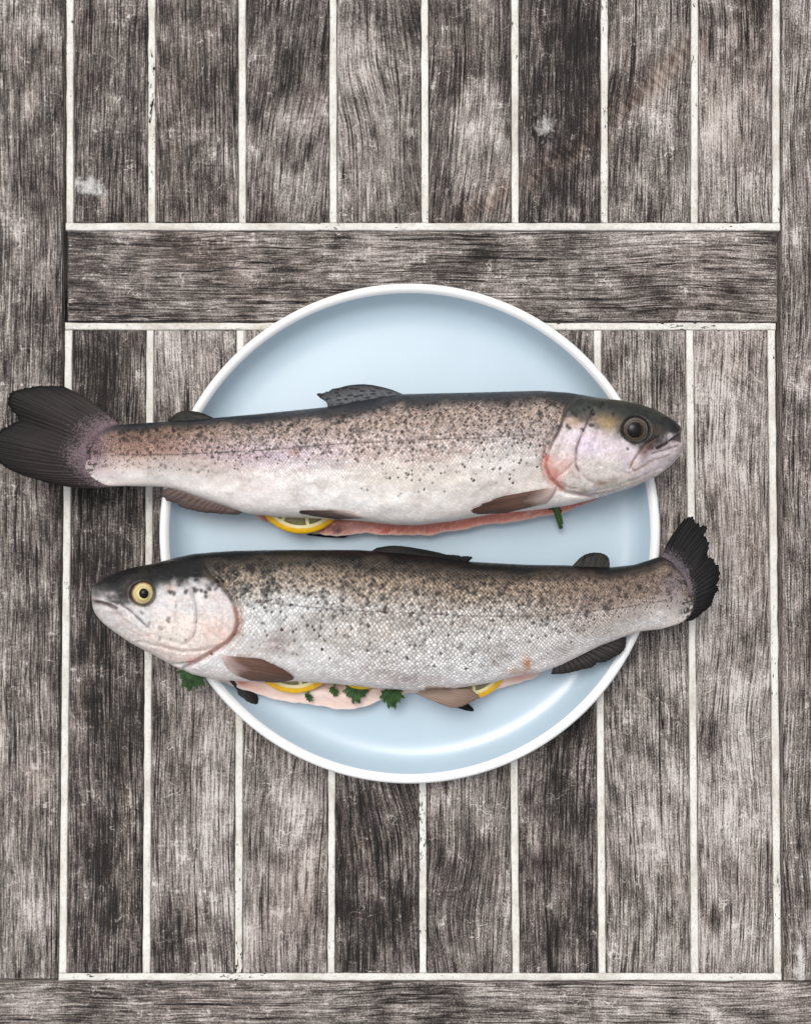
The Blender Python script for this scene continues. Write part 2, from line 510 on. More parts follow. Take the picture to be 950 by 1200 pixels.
def plank(name, quad, tone, mat, along='y', top=0.0, thick=.020, wav=2.0, slant=0.0, seed=0, rough_edge=.12, step=9, gap=0.0):
    """a board from its four corners in photograph pixels (tl, tr, br, bl); top at z = top"""
    q = np.array(quad, float)
    Lx = max(abs(q[1, 0] - q[0, 0]), 6); Ly = max(abs(q[3, 1] - q[0, 1]), 6)
    nx = int(max(4, Lx / step)); ny = int(max(4, Ly / step))
    if nx * ny > 4000:
        nx = max(5, nx // 2)
    U, V = np.meshgrid(np.linspace(0, 1, nx + 1), np.linspace(0, 1, ny + 1))
    P = ((1 - U) * (1 - V))[..., None] * q[0] + (U * (1 - V))[..., None] * q[1] + (U * V)[..., None] * q[2] + ((1 - U) * V)[..., None] * q[3]
    px, py = P[..., 0], P[..., 1]
    # worn edges: a slow wander and small bites, only at the rim of the board
    ed = (np.minimum(U, 1 - U) * Lx, np.minimum(V, 1 - V) * Ly)
    wand = (vnoise(px * .05, py * .05, 3, seed) - .5) * 2
    px = px + wand * rough_edge / .5 * np.exp(-ed[0] / 3) * np.where(U < .5, 1, -1)
    py = py + (vnoise(px * .05 + 50, py * .05, 3, seed + 3) - .5) * 2 * rough_edge / .5 * np.exp(-ed[1] / 3)
    X, Y = w2(px, py, 0)
    edge_d = np.minimum(*ed)
    Z = top + (vnoise(px * .02, py * .01, 2, seed + 9) - .5) * .0004
    rim = edge_d < .01
    Z = Z - np.where(rim, .0006 if mat is not M_fill else .00012, 0)
    # a ring just inside the rim makes the rounded arris
    iu = np.clip(U, 1.6 / Lx, 1 - 1.6 / Lx); iv = np.clip(V, 1.6 / Ly, 1 - 1.6 / Ly)
    ring = np.zeros_like(rim); ring[1, :] = ring[-2, :] = True; ring[:, 1] = ring[:, -2] = True; ring &= ~rim
    nyv, nxv = U.shape
    U2 = U.copy(); V2 = V.copy()
    U2[:, 1] = 1.6 / Lx; U2[:, -2] = 1 - 1.6 / Lx; V2[1, :] = 1.6 / Ly; V2[-2, :] = 1 - 1.6 / Ly
    P2 = ((1 - U2) * (1 - V2))[..., None] * q[0] + (U2 * (1 - V2))[..., None] * q[1] + (U2 * V2)[..., None] * q[2] + ((1 - U2) * V2)[..., None] * q[3]
    X2, Y2 = w2(P2[..., 0] + (px - P[..., 0]), P2[..., 1] + (py - P[..., 1]), 0)
    X = np.where(rim, X, X2); Y = np.where(rim, Y, Y2)
    vt = np.stack([X, Y, Z], -1).reshape(-1, 3)
    idx = np.arange(nyv * nxv).reshape(nyv, nxv)
    f = np.stack([idx[:-1, :-1], idx[1:, :-1], idx[1:, 1:], idx[:-1, 1:]], -1).reshape(-1, 4)
    loop = np.r_[idx[0, :], idx[1:, -1], idx[-1, ::-1][1:], idx[::-1, 0][1:-1]]
    lowv = vt[loop].copy(); lowv[:, 2] = top - thick
    n0 = len(vt); m = len(loop); ar = np.arange(m)
    sidef = np.stack([loop, loop[(ar + 1) % m], n0 + (ar + 1) % m, n0 + ar], -1)
    faces = np.concatenate([f, sidef])
    allv = np.concatenate([vt, lowv])
    ppx, ppy = 475 + allv[:, 0] / PX, 600 - allv[:, 1] / PX
    mx, my = ppx * .5, ppy * .5
    if along == 'x':
        mx, my = my, mx
    wv = (vnoise(mx * .012 + seed, my * .010, 2, seed) - .5) * 2 * wav
    g = np.stack([mx + wv * 3.2 + slant * my + seed * 137.0, my + seed * 53.0, allv[:, 2] * 1000], -1)
    me = mesh_from(name, allv, faces)
    add_attr(me, 'gcoord', g)
    add_attr(me, 'tone', tone + gauss(ppx, ppy, BLOTS, 1.0))
    wsum = gauss(ppx, ppy, WHITES, 1.5)
    sd, st = polydist(ppx, ppy, SWIPE)
    sw = np.exp(-(sd / (11 + 5 * st)) ** 2)
    add_attr(me, 'white', wsum)
    add_attr(me, 'brown', np.clip(gauss(ppx, ppy, BROWNS) + 1.0 * sw, 0, 1))
    add_attr(me, 'saw', np.clip(sw * .9 + np.exp(-((ppx - 870) / 40) ** 2 - ((ppy - 440) / 60) ** 2) * .7 + np.exp(-((ppx - 440) / 40) ** 2 - ((ppy - 60) / 70) ** 2) * .4, 0, 1))
    e = np.ones(len(allv)); e[:n0] = np.clip(1 - edge_d.ravel() / 2.5, 0, 1)
    add_attr(me, 'edge', e)
    return obj(name, me, mat, table)


FW = 4.1                                             # half width of a filler strip, px
top_x = [(82, 82), (177.5, 178), (283.5, 284), (390, 390.5), (497, 498), (603, 603.5), (708, 708), (814, 813.5), (909.5, 909)]
low_x = [(80.5, 73.5), (176, 171.5), (281.5, 279.5), (390, 388), (494.5, 495.5), (597.5, 604.5), (700, 705.5), (808, 814), (903.5, 911)]
Y_T0, Y_T1 = -230.0, 260.8
Y_L0, Y_L1 = 386.5, 1141.0
top_t = [.42, .46, .47, .50, .46, .38, .47, .53]
low_t = [.43, .49, .54, .42, .46, .42, .52, .55]
slants = [.02, -.03, .06, -.05, .05, .03, .04, -.02, .01, -.04, .04, -.06, .05, .03, -.02, .02]


def ext(pair, y0, y1, y):
    return pair[0] + (pair[1] - pair[0]) * (y - y0) / (y1 - y0)


sd_i = 1
for i in range(8):
    a, b = top_x[i], top_x[i + 1]
    plank('plank', [(a[0] + FW + .8, Y_T0), (b[0] - FW - .8, Y_T0), (b[1] - FW - .8, Y_T1), (a[1] + FW + .8, Y_T1)],
          top_t[i], M_wood, seed=sd_i, slant=slants[i], wav=[1, .8, 3, 5, 1.6, 1, 2.4, 3.2][i]); sd_i += 1
for i in range(8):
    a, b = low_x[i], low_x[i + 1]
    plank('plank', [(a[0] + FW + .8, Y_L0 + .5), (b[0] - FW - .8, Y_L0 + .5), (b[1] - FW - .8, Y_L1), (a[1] + FW + .8, Y_L1)],
          low_t[i], M_wood, seed=sd_i, slant=slants[8 + i], wav=[1.2, 1.4, 1.6, 4.5, 4, 1, 1, 2.4][i]); sd_i += 1
plank('rail', [(79.5, 270.6), (910.0, 271.5), (910.5, 377.2), (79.0, 376.8)], .47, M_wood, along='x', seed=31, wav=1.2)
plank('rail', [(-130, 1150.8), (1080, 1152), (1080, 1290), (-130, 1290)], .47, M_wood, along='x', seed=32, wav=1.4)
plank('rail', [(-70, Y_T0), (76.3, Y_T0), (68.0, 1147.5), (-70, 1147.5)], .46, M_wood, seed=33, wav=1.0, step=10)
plank('rail', [(915.2, Y_T0), (1060, Y_T0), (1060, 1149.5), (917.6, 1149.5)], .49, M_wood, seed=34, wav=2.0, step=10)
plank('rail', [(-70, -360), (1060, -360), (1060, Y_T0 - 2), (-70, Y_T0 - 2)], .47, M_wood, along='x', seed=35, wav=1.2)
ZF = -.0004
for i in range(9):
    a = top_x[i]
    plank('filler_strip', [(a[0] - FW, Y_T0), (a[0] + FW, Y_T0), (a[1] + FW, 261.0), (a[1] - FW, 261.0)], 0, M_fill, top=ZF, seed=40 + i, thick=.015, rough_edge=.42)
    b = low_x[i]
    plank('filler_strip', [(b[0] - FW, 386.8), (b[0] + FW, 386.8), (b[1] + FW, 1140.8), (b[1] - FW, 1140.8)], 0, M_fill, top=ZF, seed=50 + i, thick=.015, rough_edge=.42)
plank('filler_strip', [(77.5, 261.2), (913.5, 261.2), (913.5, 269.8), (77.5, 269.8)], 0, M_fill, along='x', top=ZF, seed=60, thick=.015, rough_edge=.42)
plank('filler_strip', [(76.2, 378.2), (908.5, 378.4), (908.5, 386.6), (76.2, 386.4)], 0, M_fill, along='x', top=ZF, seed=61, thick=.015, rough_edge=.42)
plank('filler_strip', [(69.2, 1141.0), (915.6, 1141.0), (915.6, 1149.4), (69.2, 1149.4)], 0, M_fill, along='x', top=ZF, seed=62, thick=.015, rough_edge=.42)
for bx in ((-120, -70, 200), (-120, 860, 1050), (-120, 420, 560)):  # added unseen backing that keeps light out of the gaps
    plank('gap_backing', [(bx[1], -300), (bx[2], -300), (bx[2], 1240), (bx[1], 1240)], 0, M_under, top=-.0206, thick=.02, seed=70, step=60)
for y0, y1 in ((-330, -190), (220, 430), (1090, 1240)):
    plank('gap_backing', [(205, y0), (415, y0), (415, y1), (205, y1)], 0, M_under, top=-.0206, thick=.02, seed=71, step=60)
    plank('gap_backing', [(565, y0), (855, y0), (855, y1), (565, y1)], 0, M_under, top=-.0206, thick=.02, seed=72, step=60)

# ------------------------------------------------------------------ the plate
PCX, PCY = w2(480.0, 625.0, .012)
plate = thing('plate', 'round pale blue dinner plate with a white rim under both fish', 'plate', loc=(float(PCX), float(PCY), 0.0006))


def lathe(name, prof, mat, parent, seg=256, closed=False):
    p = np.array(prof) * MM
    a = np.linspace(0, 2 * math.pi, seg, endpoint=False)
    V = np.stack([p[:, None, 0] * np.cos(a), p[:, None, 0] * np.sin(a), np.broadcast_to(p[:, None, 1], (len(p), seg))], -1).reshape(-1, 3)
    idx = np.arange(len(p) * seg).reshape(len(p), seg)
    n1 = np.roll(idx, -1, 1)
    f = np.stack([idx[:-1], n1[:-1], n1[1:], idx[1:]], -1).reshape(-1, 4)
    if closed:
        f = np.concatenate([f, np.stack([idx[-1], n1[-1], n1[0], idx[0]], -1)])
    return obj(name, mesh_from(name, V, f), mat, parent)


def curve2(pts, n):
    return smooth_line(pts, n, 3)


RIMZ = 23.0
well = curve2([(136.9, 17.6), (134.9, 14.2), (131.8, 10.2), (127.6, 7.7), (122.5, 6.7), (116, 6.5), (105, 6.4), (60, 6.3), (.4, 6.3)], 70)
lathe('well', well, M_well, plate)
rim = curve2([(136.9, 17.6), (137.6, 19.0), (139.6, 20.0), (141.7, 19.6), (142.5, 18.2), (141.8, 14), (139.0, 9), (132, 4.4), (118, 2.2), (98, 1.6), (96, .1), (91, .1), (90, 1.8), (.4, 2.0)], 90)
lathe('rim', rim, M_rim, plate)

# ------------------------------------------------------------------ the trout
def interp_outline(pts, xs, sm=5):
    p = np.array(sorted(pts), float)
    y = np.interp(xs, p[:, 0], p[:, 1])
    g = np.linspace(p[0, 0], p[-1, 0], int((p[-1, 0] - p[0, 0]) * 2))
    yg = np.interp(g, p[:, 0], p[:, 1])
    k = np.exp(-np.linspace(-2, 2, sm * 4 + 1) ** 2); k /= k.sum()
    pad = len(k) // 2
    ext_ = np.r_[2 * yg[0] - yg[pad:0:-1], yg, 2 * yg[-1] - yg[-2:-pad - 2:-1]]
    ys = np.convolve(ext_, k, 'valid')
    return np.interp(xs, g, ys)


def colmix(a, b, t):
    return a * (1 - t[..., None]) + np.asarray(b) * t[..., None]


def make_body(cfg, parent):
    hs = cfg['head']                       # +1 head to the right, -1 to the left
    x0, x1 = cfg['x0'], cfg['x1']
    NC, NU, NS, NL = 780, 216, 44, 70
    t = np.linspace(0, 1, NC)
    t = t + .012 * np.sin(2 * math.pi * t) * -1 * .6
    xs = x0 + (x1 - x0) * t
    yu = interp_outline(cfg['upper'], xs); yl = interp_outline(cfg['lower'], xs)
    yl = np.maximum(yl, yu + .6)
    yl2 = yl.copy()
    if cfg.get('flap'):
        fl = interp_outline(cfg['flap'], xs, 3) + (vnoise(xs * .07, 0 * xs, 3, cfg['seed'] + 43) - .5) * 5
        fx0, fx1 = min(p[0] for p in cfg['flap']), max(p[0] for p in cfg['flap'])
        inside = sstep(fx0, fx0 + 12, xs) * sstep(fx1, fx1 - 12, xs)
        yl2 = yl + (fl - yl) * inside
    s0, s1 = cfg['slit']
    slit = sstep(s0, s0 + 30, xs) * sstep(s1, s1 - 30, xs)
    T = interp_outline(cfg['thick'], xs, 8) * MM
    zc = interp_outline(cfg['zc'], xs, 8) * MM
    e_end = np.minimum(xs - x0, x1 - xs)
    T = T * np.sqrt(1 - np.clip(1 - (e_end + .4) / 16, 0, 1) ** 2)
    TL = np.minimum(T * .95, zc - cfg['floor'](xs) * MM)
    TL = np.maximum(TL, T * .5)
    kx = PX * (D - zc) / D                 # metres per pixel at the mid plane
    # ---- upper flank
    ph = np.linspace(0, math.pi, NU)[None, :]
    s = (1 - np.cos(ph)) / 2                                     # 0 back, 1 belly
    yy = yu[:, None] + (yl - yu)[:, None] * s
    xx = np.broadcast_to(xs[:, None], yy.shape).copy()
    zz = zc[:, None] + T[:, None] * np.sin(ph) ** .92
    # ---- slit
    q = (.5 - .5 * np.cos(math.pi * np.linspace(0, 1, NS + 2)))[1:-1][None, :]
    dep = (slit * 34)[:, None]                                   # depth of the opening, px
    drop = (slit * cfg.get('drop', 10) * MM)[:, None]
    inw = np.sin(np.clip(q, 0, 1) * math.pi) ** .8
    ysl = yl[:, None] * (1 - q) + yl2[:, None] * q - dep * inw
    zsl = zc[:, None] - .0003 - drop * sstep(.15, .72, q) - .0022 * slit[:, None] * np.sin(q * math.pi)
    zsl = zsl + .0032 * slit[:, None] * np.exp(-((q - .90) / .06) ** 2)
    # ---- lower flank
    tl = np.linspace(0, 1, NL)[None, :]
    sl = (1 + np.cos(math.pi * tl)) / 2
    ylo = yu[:, None] + (yl2 - yu)[:, None] * sl
    dw = drop * sstep(1, .5, tl)
    zlo = zc[:, None] - dw - .0004 - np.maximum(TL[:, None] - dw, 0) * np.sin(math.pi * tl) ** .8
    ylo = ylo[:, :-1]; zlo = zlo[:, :-1]
    W = NU + NS + NL - 1
    PYX = np.concatenate([yy, ysl, ylo], 1); PZ = np.concatenate([zz, zsl, zlo], 1)
    PXX = np.broadcast_to(xs[:, None], PYX.shape).copy()
    zr = np.concatenate([np.broadcast_to(zc[:, None], yy.shape), zc[:, None] - drop * q, (zc[:, None] - drop * (1 - tl))[:, :-1]], 1)
    kk = PX * (D - zr) / D
    X = (PXX - 475) * kk; Y = (600 - PYX) * kk; Z = PZ
    # ---- head and skin relief, on the upper flank, placed by where it shows
    up = np.zeros((NC, W)); up[:, :NU] = np.sin(ph) ** .5
    qx, qy = pix(X, Y, Z)
    op = np.array(cfg['operculum'], float)
    order = np.argsort(op[:, 1])
    xop = np.interp(qy, op[order, 1], op[order, 0])
    dop, _ = polydist(qx, qy, op)
    inhead = (qx - xop) * hs > 0
    sd = np.where(inhead, dop, -dop)                              # >0 on the head
    yop0 = cfg['optop']
    vwin = sstep(yop0 - 14, yop0 + 10, qy)
    dz = np.zeros_like(Z)
    dz += .0022 * sstep(-2.0, 2.0, sd) * sstep(80, 25, sd) * vwin
    dz -= .0020 * np.exp(-((sd + 3.0) / 3.0) ** 2) * vwin
    for pts, wd, am in cfg['grooves']:
        dd, _ = polydist(qx, qy, pts)
        dz -= am * MM * np.exp(-(dd / wd) ** 2)
    for bx, by, rx, ry, am in cfg['bulges']:
        dz += am * MM * np.exp(-((qx - bx) / rx) ** 2 - ((qy - by) / ry) ** 2)
    ex, ey, er = cfg['eye']
    de = np.hypot(qx - ex, (qy - ey) * 1.06)
    dz -= .0022 * sstep(er + 3, er - 3, de)
    dz += .0004 * np.exp(-((de - er - 3) / 3.0) ** 2)
    dz += (vnoise(qx * .055, qy * .075, 2, cfg['seed'] + 14) - .5) * .0013 * sstep(10, -10, sd)
    dz += (vnoise(qx * .022, qy * .035, 3, cfg['seed']) - .5) * .0024 * sstep(4, -14, sd)
    ml, mt_ = polydist(qx, qy, cfg['mouth'])
    dz -= .0024 * np.exp(-(ml / 1.6) ** 2)
    Z = Z + dz * up
    # open mouth: the front of the face is drawn back along the mouth line
    mx, my, mw, mdp = cfg['gape']
    fr = np.exp(-((qy - my - (qx - mx) * cfg['gape_slope']) / mw) ** 2) * sstep(26, 0, (x1 - PXX) if hs > 0 else (PXX - x0))
    X = X - hs * fr * mdp * PX
    qx, qy = pix(X, Y, Z)
    # ---- pigment
    sv = np.zeros((NC, W)); sv[:, :NU] = s
    sv[:, NU:NU + NS] = 1; sv[:, NU + NS:] = sl[:, :-1]
    nz = vnoise(qx * .03, qy * .06, 3, cfg['seed'] + 1) - .5
    nz2 = vnoise(qx * .15, qy * .2, 3, cfg['seed'] + 2) - .5
    S = sv + nz * .10 + nz2 * .05
    col = np.zeros((NC, W, 3))
    stops = cfg['stripe'](qx)
    pos = cfg['stripe_pos']
    xsn = [np.broadcast_to(c, (NC, W, 3)) for c in stops]
    col[:] = xsn[0]
    for i in range(1, len(pos)):
        col = colmix(col, xsn[i], sstep(pos[i - 1], pos[i], S))
    # cloudy skin: tan freckling and bluish or lilac sheen patches, a painted belly highlight
    fr1 = vnoise(qx * .28, qy * .34, 2, cfg['seed'] + 5)
    band = sstep(.08, .2, sv) * sstep(.62, .40, sv)
    col = colmix(col, cfg['tan'], sstep(.55, .72, fr1) * band * .55)
    for bx, by, rx, ry, am, c in cfg['blots']:
        w_ = am * np.exp(-((qx - bx) / rx) ** 2 - ((qy - by) / ry) ** 2) * np.clip(.6 + 1.2 * (nz2 + .5) - .2, .3, 1.3)
        col = colmix(col, c, np.clip(w_, 0, 1))
    mo = vnoise(qx * .028, qy * .050, 4, cfg['seed'] + 61, .6)
    mo2 = vnoise(qx * .07, qy * .10, 4, cfg['seed'] + 63, .65)
    fw = sstep(.3, .45, sv) * sstep(.97, .8, sv)
    col = colmix(col, col * cfg['mottk'], sstep(.48, .70, mo) * fw * .8)
    col = colmix(col, col * cfg['mottk'] * .93, sstep(.52, .70, mo2) * fw * .6)
    # ---- head pigment
    soft = 30 * sstep(yop0 + 16, yop0 - 4, qy)
    hm = sstep(-1.5 - soft, 2.0 + soft * .3, sd + nz2 * soft)
    hc = np.zeros_like(col)
    hl = interp_outline(cfg['headline'], qx.ravel(), 4).reshape(qx.shape)   # where dark crown turns to pale cheek
    hn = (vnoise(qx * .12, qy * .12, 3, cfg['seed'] + 7) - .5)
    hc[:] = cfg['crown']
    hc = colmix(hc, cfg['crown2'], sstep(.55, .75, vnoise(qx * .09, qy * .09, 2, cfg['seed'] + 8)) * .6)
    hc = colmix(hc, cfg['cheek'], sstep(-9, 11, qy - hl + hn * 22))
    hc = colmix(hc, cfg['jaw'], sstep(16, 36, qy - hl + hn * 10 - cfg['jawoff']))
    for bx, by, rx, ry, am, c in cfg['headblots']:
        w_ = am * np.exp(-((qx - bx) / rx) ** 2 - ((qy - by) / ry) ** 2) * np.clip(1 + hn * 1.6, 0, 1.5)
        hc = colmix(hc, c, np.clip(w_, 0, 1))
    hv = vnoise(qx * .35, qy * .35, 3, cfg['seed'] + 19) - .5
    hm1 = vnoise(qx * .07, qy * .10, 4, cfg['seed'] + 21, .6)
    pale = sstep(-2, 8, qy - hl)
    hc = colmix(hc, cfg['mott'], sstep(.52, .72, hm1) * .42 * pale)
    hm2 = vnoise(qx * .16, qy * .16, 3, cfg['seed'] + 23, .6)
    hc = colmix(hc, cfg['mott2'], sstep(.58, .74, hm2) * .35 * pale)
    hf = vnoise(qx * .8, qy * .8, 2, cfg['seed'] + 25) - .5
    hr = np.abs(vnoise(qx * .10 + nz * 3, qy * .16, 3, cfg['seed'] + 27) - .5)
    hc = colmix(hc, cfg['mott'] * .75, sstep(.035, .0, hr) * .30 * pale)
    hc = hc * (1 + hv * .46 + hf * .34)[..., None]
    col = col * (1 - hm[..., None]) + hc * hm[..., None]
    for pts, wd, am, c in cfg['lines']:  # gill reddening, and the shade of the creases painted in
        dd, tt = polydist(qx, qy, pts)
        w_ = am * np.exp(-(dd / wd) ** 2) * (.55 + .9 * vnoise(qx * .3, qy * .3, 2, 3)) * sstep(0, .08, tt) * sstep(1, .9, tt)
        col = colmix(col, c, np.clip(w_, 0, 1))
    # shade of the mouth gap painted into the lip colour, eye socket skin
    col = colmix(col, cfg['lip'], np.exp(-(ml / 1.6) ** 2) * .85)
    col = colmix(col, cfg['socket'], sstep(er + 4, er + 0, de) * .9)
    # lateral line
    ly = interp_outline(cfg['lateral'], qx.ravel(), 6).reshape(qx.shape)
    lw = np.exp(-((qy - ly) / .9) ** 2) * (sd < 0) * (.45 + .5 * (vnoise(qx * .33, 0 * qx, 1, 4) > .4)) * (sv < .95)
    lw *= sstep(cfg['lateral'][0][0], cfg['lateral'][0][0] + 20, qx) * sstep(cfg['lateral'][-1][0], cfg['lateral'][-1][0] - 20, qx)
    col = colmix(col, lin(70, 58, 52), np.clip(lw * .75, 0, 1))
    # spots
    R = np.random.default_rng(cfg['seed'])
    sk = cfg.get('spotk', 1.35)
    spots = list(cfg['headspots'])
    for (xa, xb, sa, sb, cnt, ra, rb, dk) in cfg['spots']:
        for _ in range(cnt):
            px = R.uniform(xa, xb); sp = R.uniform(sa, sb)
            j = np.searchsorted(xs, px); j = min(max(j, 1), NC - 2)
            py = yu[j] + (yl[j] - yu[j]) * sp
            spots.append((px, py, R.uniform(ra, rb), dk * R.uniform(.55, 1)))
    skip = np.arange(NC)
    qxm = qx[:, NU // 2]
    for px, py, r, dk in spots:
        r = r * sk
        lo, hi = np.searchsorted(qxm, [px - 8, px + 8])
        if hi <= lo:
            continue
        sub = np.s_[lo:hi, :NU]
        w_ = np.zeros(qx[sub].shape)
        for _ in range(R.integers(2, 4)):
            ox, oy = R.normal(0, r * .38, 2); a = R.uniform(.75, 1.15); an = R.uniform(0, 3.14)
            dx, dy = qx[sub] - px - ox, qy[sub] - py - oy
            u_, v_ = dx * math.cos(an) + dy * math.sin(an), -dx * math.sin(an) + dy * math.cos(an)
            w_ = np.maximum(w_, np.exp(-((u_ / (r * a)) ** 2 + (v_ / (r * .75)) ** 2) ** 2))
        col[sub] = colmix(col[sub], cfg['spotc'], np.clip(w_ * dk, 0, 1))
    ee = (PXX - x0) if hs > 0 else (x1 - PXX)
    rayn = vnoise(qy * .45, qx * .05, 2, cfg['seed'] + 31) - .5
    stip = vnoise(qx * .62, qy * .62, 2, cfg['seed'] + 33)
    tw = sstep(.0, .22, stip + rayn * .35 + nz2 * .6 - .12 - ee / 34)
    col = colmix(col, cfg['tailc'], tw * .92)
    # flesh inside the slit
    flesh = np.zeros((NC, W)); flesh[:, NU:NU + NS] = slit[:, None] * sstep(0, .10, q)
    fr2 = vnoise(qx * .09, qy * .2, 3, cfg['seed'] + 11)[..., None]
    fc = cfg['flesh1'] * (1 - fr2) + cfg['flesh2'] * fr2
    for bx, by, rx, ry, am, c in cfg['fleshblots']:
        fc = colmix(fc, c, np.clip(am * np.exp(-((qx - bx) / rx) ** 2 - ((qy - by) / ry) ** 2), 0, 1))
    myo = vnoise((qx + qy * 1.6 * hs) * .16, qy * .06, 2, cfg['seed'] + 41)
    fc = colmix(fc, np.minimum(cfg['flesh2'] * 1.25, .85), sstep(.60, .74, myo) * cfg['myo'])
    edge_skin = np.zeros((NC, W)); edge_skin[:, NU:NU + NS] = sstep(.985, .998, q)
    fc = colmix(fc, cfg['skirt'], edge_skin)
    col = col * (1 - flesh[..., None]) + fc * flesh[..., None]
    col = np.clip(col, .003, .9)
    scl = np.ones((NC, W)) * sstep(1 + soft * .4, -3 - soft, sd) * (1 - flesh)
    scl *= sstep(0, 10, (PXX - x0) if hs > 0 else (x1 - PXX)) * cfg['sclamt']
    outl = np.clip(cfg['outl'](qx, sv), 0, 1)
    spk = np.clip(cfg['ticks'](qx, sv + nz * .12) * (.35 + 1.3 * vnoise(qx * .11, qy * .15, 3, cfg['seed'] + 51)), 0, 1) * (scl > .5) * (1 - flesh)
    spk[:, NU:] = 0
    scl = scl * cfg['sclf'](qx, sv)
    arc = (yl - yu) * 1.25
    rowh = arc / 42.0 * cfg.get('scale_k', 1.0)
    du = np.r_[0, np.cumsum(np.diff(xs) / np.maximum(.5 * (rowh[1:] + rowh[:-1]), 1.1))]
    vcoord = np.zeros((NC, W)); vcoord[:, :NU] = ph / math.pi * 42 / cfg.get('scale_k', 1.0)
    vcoord[:, NU:] = 43 + np.arange(W - NU)[None, :] * .4
    suv = np.stack([np.broadcast_to(du[:, None], (NC, W)) * -hs, vcoord, np.zeros((NC, W))], -1)
    V = np.stack([X, Y, Z], -1).reshape(-1, 3)
    idx = np.arange(NC * W).reshape(NC, W); nx_ = np.roll(idx, -1, 1)
    f = np.stack([idx[:-1], idx[1:], nx_[1:], nx_[:-1]], -1).reshape(-1, 4)[:, ::-1]
    # end caps: join front and under sides row to row
    me = mesh_from('body', V, np.concatenate([f, cap(idx[0]), cap(idx[-1])[:, ::-1]]))
    add_attr(me, 'col_skin', col.reshape(-1, 3)); add_attr(me, 'scl', scl.ravel()); add_attr(me, 'outl', outl.ravel())
    add_attr(me, 'spk', spk.ravel())
    add_attr(me, 'suv', suv.reshape(-1, 3)); add_attr(me, 'flesh', flesh.ravel())
    o = obj('body', me, M_skin, parent)

    def surf(px, py):
        """height of the upper flank under a spot of the photograph"""
        px = np.asarray(px, float); py = np.asarray(py, float); z = 0
        ax, ay = px, py
        for _ in range(3):
            j = np.clip(np.searchsorted(xs, ax), 0, NC - 1)
            c = np.clip((ay - yu[j]) / (yl[j] - yu[j]), 0, 1)
            z = zc[j] + T[j] * np.sqrt(np.clip(1 - (2 * c - 1) ** 2, 0, 1))
            r = (D - z) / (D - zc[j])
            ax, ay = 475 + (px - 475) * r, 600 + (py - 600) * r
        return z
    return o, surf


def cap(r):
    n = len(r) // 2
    return np.stack([r[:n - 1], r[1:n], r[::-1][1:n], r[::-1][:n - 1]], -1)[:, ::-1]


